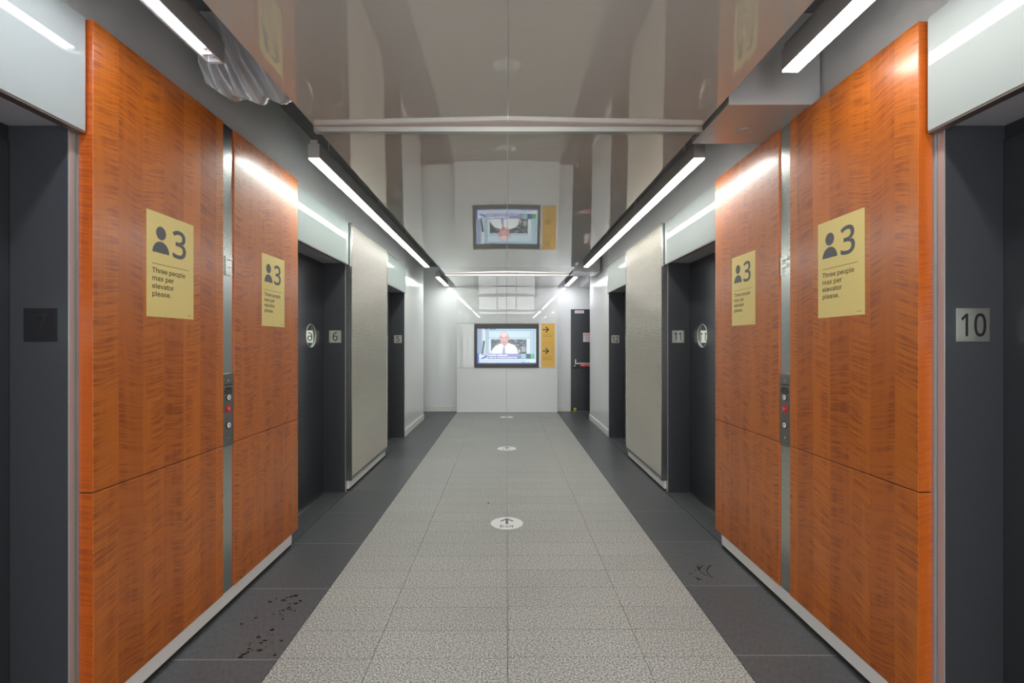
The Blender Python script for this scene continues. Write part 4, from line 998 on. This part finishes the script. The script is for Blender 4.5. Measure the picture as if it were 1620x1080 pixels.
text('lettering', 'IF DOOR IS OPENED', 0.022, pbr('dark_red_ink', (0.20, 0.03, 0.08), 0.5), al, 0.300, 1.455, 0.0172, width=0.30, bold=0.03)
# door stop
ds = empty('door_stop', (1.385, YB-0.09, 0.0))
part('base', MB().cyl((0, 0, 0.0004), 0.034, (0, 0, 1), 0.02, 20), M_HOUSE, ds)
part('rubber_head', MB().cyl((0.01, 0, 0.021), 0.032, (0, 0, 1), 0.060, 20, 0.030), M_YEL, ds, label='bright yellow-green rubber head')
tag(ds, 'small yellow-green door stop on the dark floor by the black exit door', 'door stop')

# ------------------------------------------------------------------ marks on the floor
def blob(mb, x, y, rx, ry, seed, z=0.0002):
    r = random.Random(seed)
    pts = []
    for i in range(12):
        t = 2*math.pi*i/12; k = 0.78+0.44*r.random()
        pts.append((x+rx*k*math.cos(t), y+ry*k*math.sin(t)))
    mb.prism(pts, z, z+0.0008)
SPOTS = [(-1.1719, 2.6068, 0.0136, 0.0102), (-1.191, 2.5958, 0.01, 0.0076), (-1.2098, 2.5858, 0.0081, 0.0041), (-1.2161, 2.561, 0.0143, 0.0082), (-1.2794, 2.5448, 0.0089, 0.0081), (-1.2967, 2.5569, 0.0036, 0.0033), (-1.2644, 2.5775, 0.0041, 0.0049), (-1.121, 2.5529, 0.0107, 0.0073), (-1.1355, 2.5287, 0.0123, 0.008), (-1.1917, 2.5488, 0.0036, 0.0033), (-1.1666, 2.5263, 0.0053, 0.004), (-1.1521, 2.4903, 0.0087, 0.0062), (-1.1393, 2.4719, 0.0095, 0.0053), (-1.1585, 2.478, 0.0043, 0.0046), (-1.1716, 2.4628, 0.0069, 0.006), (-1.1859, 2.4567, 0.0052, 0.003), (-1.1094, 2.4582, 0.0051, 0.0046), (-1.1724, 2.4314, 0.0051, 0.0037), (-1.2035, 2.4292, 0.0038, 0.0044), (-1.1518, 2.4131, 0.0038, 0.0037), (-1.139, 2.388, 0.0067, 0.005), (-1.2801, 2.3966, 0.0075, 0.0064), (-1.1469, 2.2971, 0.0112, 0.0086), (-1.1845, 2.2394, 0.0102, 0.0075), (-1.147, 2.264, 0.0028, 0.0026), (-1.1253, 2.2538, 0.0028, 0.0026), (-1.1402, 2.214, 0.0108, 0.0056), (-1.1488, 2.1959, 0.0092, 0.0054), (-1.0992, 2.2001, 0.0038, 0.003), (-1.0595, 2.2116, 0.007, 0.0049), (-1.1113, 2.1697, 0.003, 0.0024), (-1.198, 2.1983, 0.0031, 0.003), (-1.1954, 2.1845, 0.0022, 0.0072), (-1.1803, 2.1534, 0.0075, 0.0058), (-1.1262, 2.1419, 0.0127, 0.0081), (-1.0405, 2.1098, 0.0073, 0.0056), (-1.1609, 2.1419, 0.0044, 0.0029), (-1.1727, 2.1294, 0.0081, 0.0051), (-1.1795, 2.1182, 0.0089, 0.005), (-1.1874, 2.1126, 0.0096, 0.0067), (-1.1873, 2.0961, 0.011, 0.0077), (-1.3224, 2.3441, 0.0073, 0.0041)]
mb = MB()
for i, (x, y, rx, ry) in enumerate(SPOTS): blob(mb, x, y, rx, ry, i)
o = part('water_spots', mb, M_WET, None)
tag(o, 'dark wet spots splashed over the dark tiles below the left wood cladding', 'water spots', kind='stuff')
SCUFF = [([(1.2913, 2.9608), (1.2796, 2.9587), (1.2609, 2.9381), (1.2446, 2.9157), (1.2333, 2.8917), (1.2273, 2.8642), (1.2252, 2.8372), (1.228, 2.822), (1.2308, 2.8069)], 0.006), ([(1.2362, 2.9608), (1.2186, 2.9443), (1.2023, 2.9238), (1.1886, 2.8997)], 0.006), ([(1.1892, 2.9443), (1.2007, 2.9484), (1.1953, 2.9279), (1.1902, 2.9037)], 0.01), ([(1.1888, 2.8957), (1.1928, 2.8681), (1.1961, 2.8487), (1.2068, 2.8296)], 0.0035), ([(1.1667, 2.9077), (1.1634, 2.8937)], 0.006), ([(1.1089, 2.8584), (1.1246, 2.8572)], 0.008), ([(1.1325, 2.8107), (1.1382, 2.7995), (1.1355, 2.7792)], 0.01), ([(1.1351, 2.7828), (1.1526, 2.7939), (1.1605, 2.7839)], 0.006)]
mb = MB()
for pts, w_ in SCUFF: stroke(mb, pts, w_, 0.0002, 0.0009)
o = part('scuff_marks', mb, M_SCUFF, None)
tag(o, 'black curved scuff marks on the dark tiles below the right wood cladding', 'scuff marks', kind='stuff')
mb = MB(); blob(mb, -0.160, 4.12, 0.012, 0.011, 3)
o = part('floor_stain', mb, M_SCUFF, None)
tag(o, 'tiny dark stain on the granite just beyond the nearest Exit decal', 'stain')
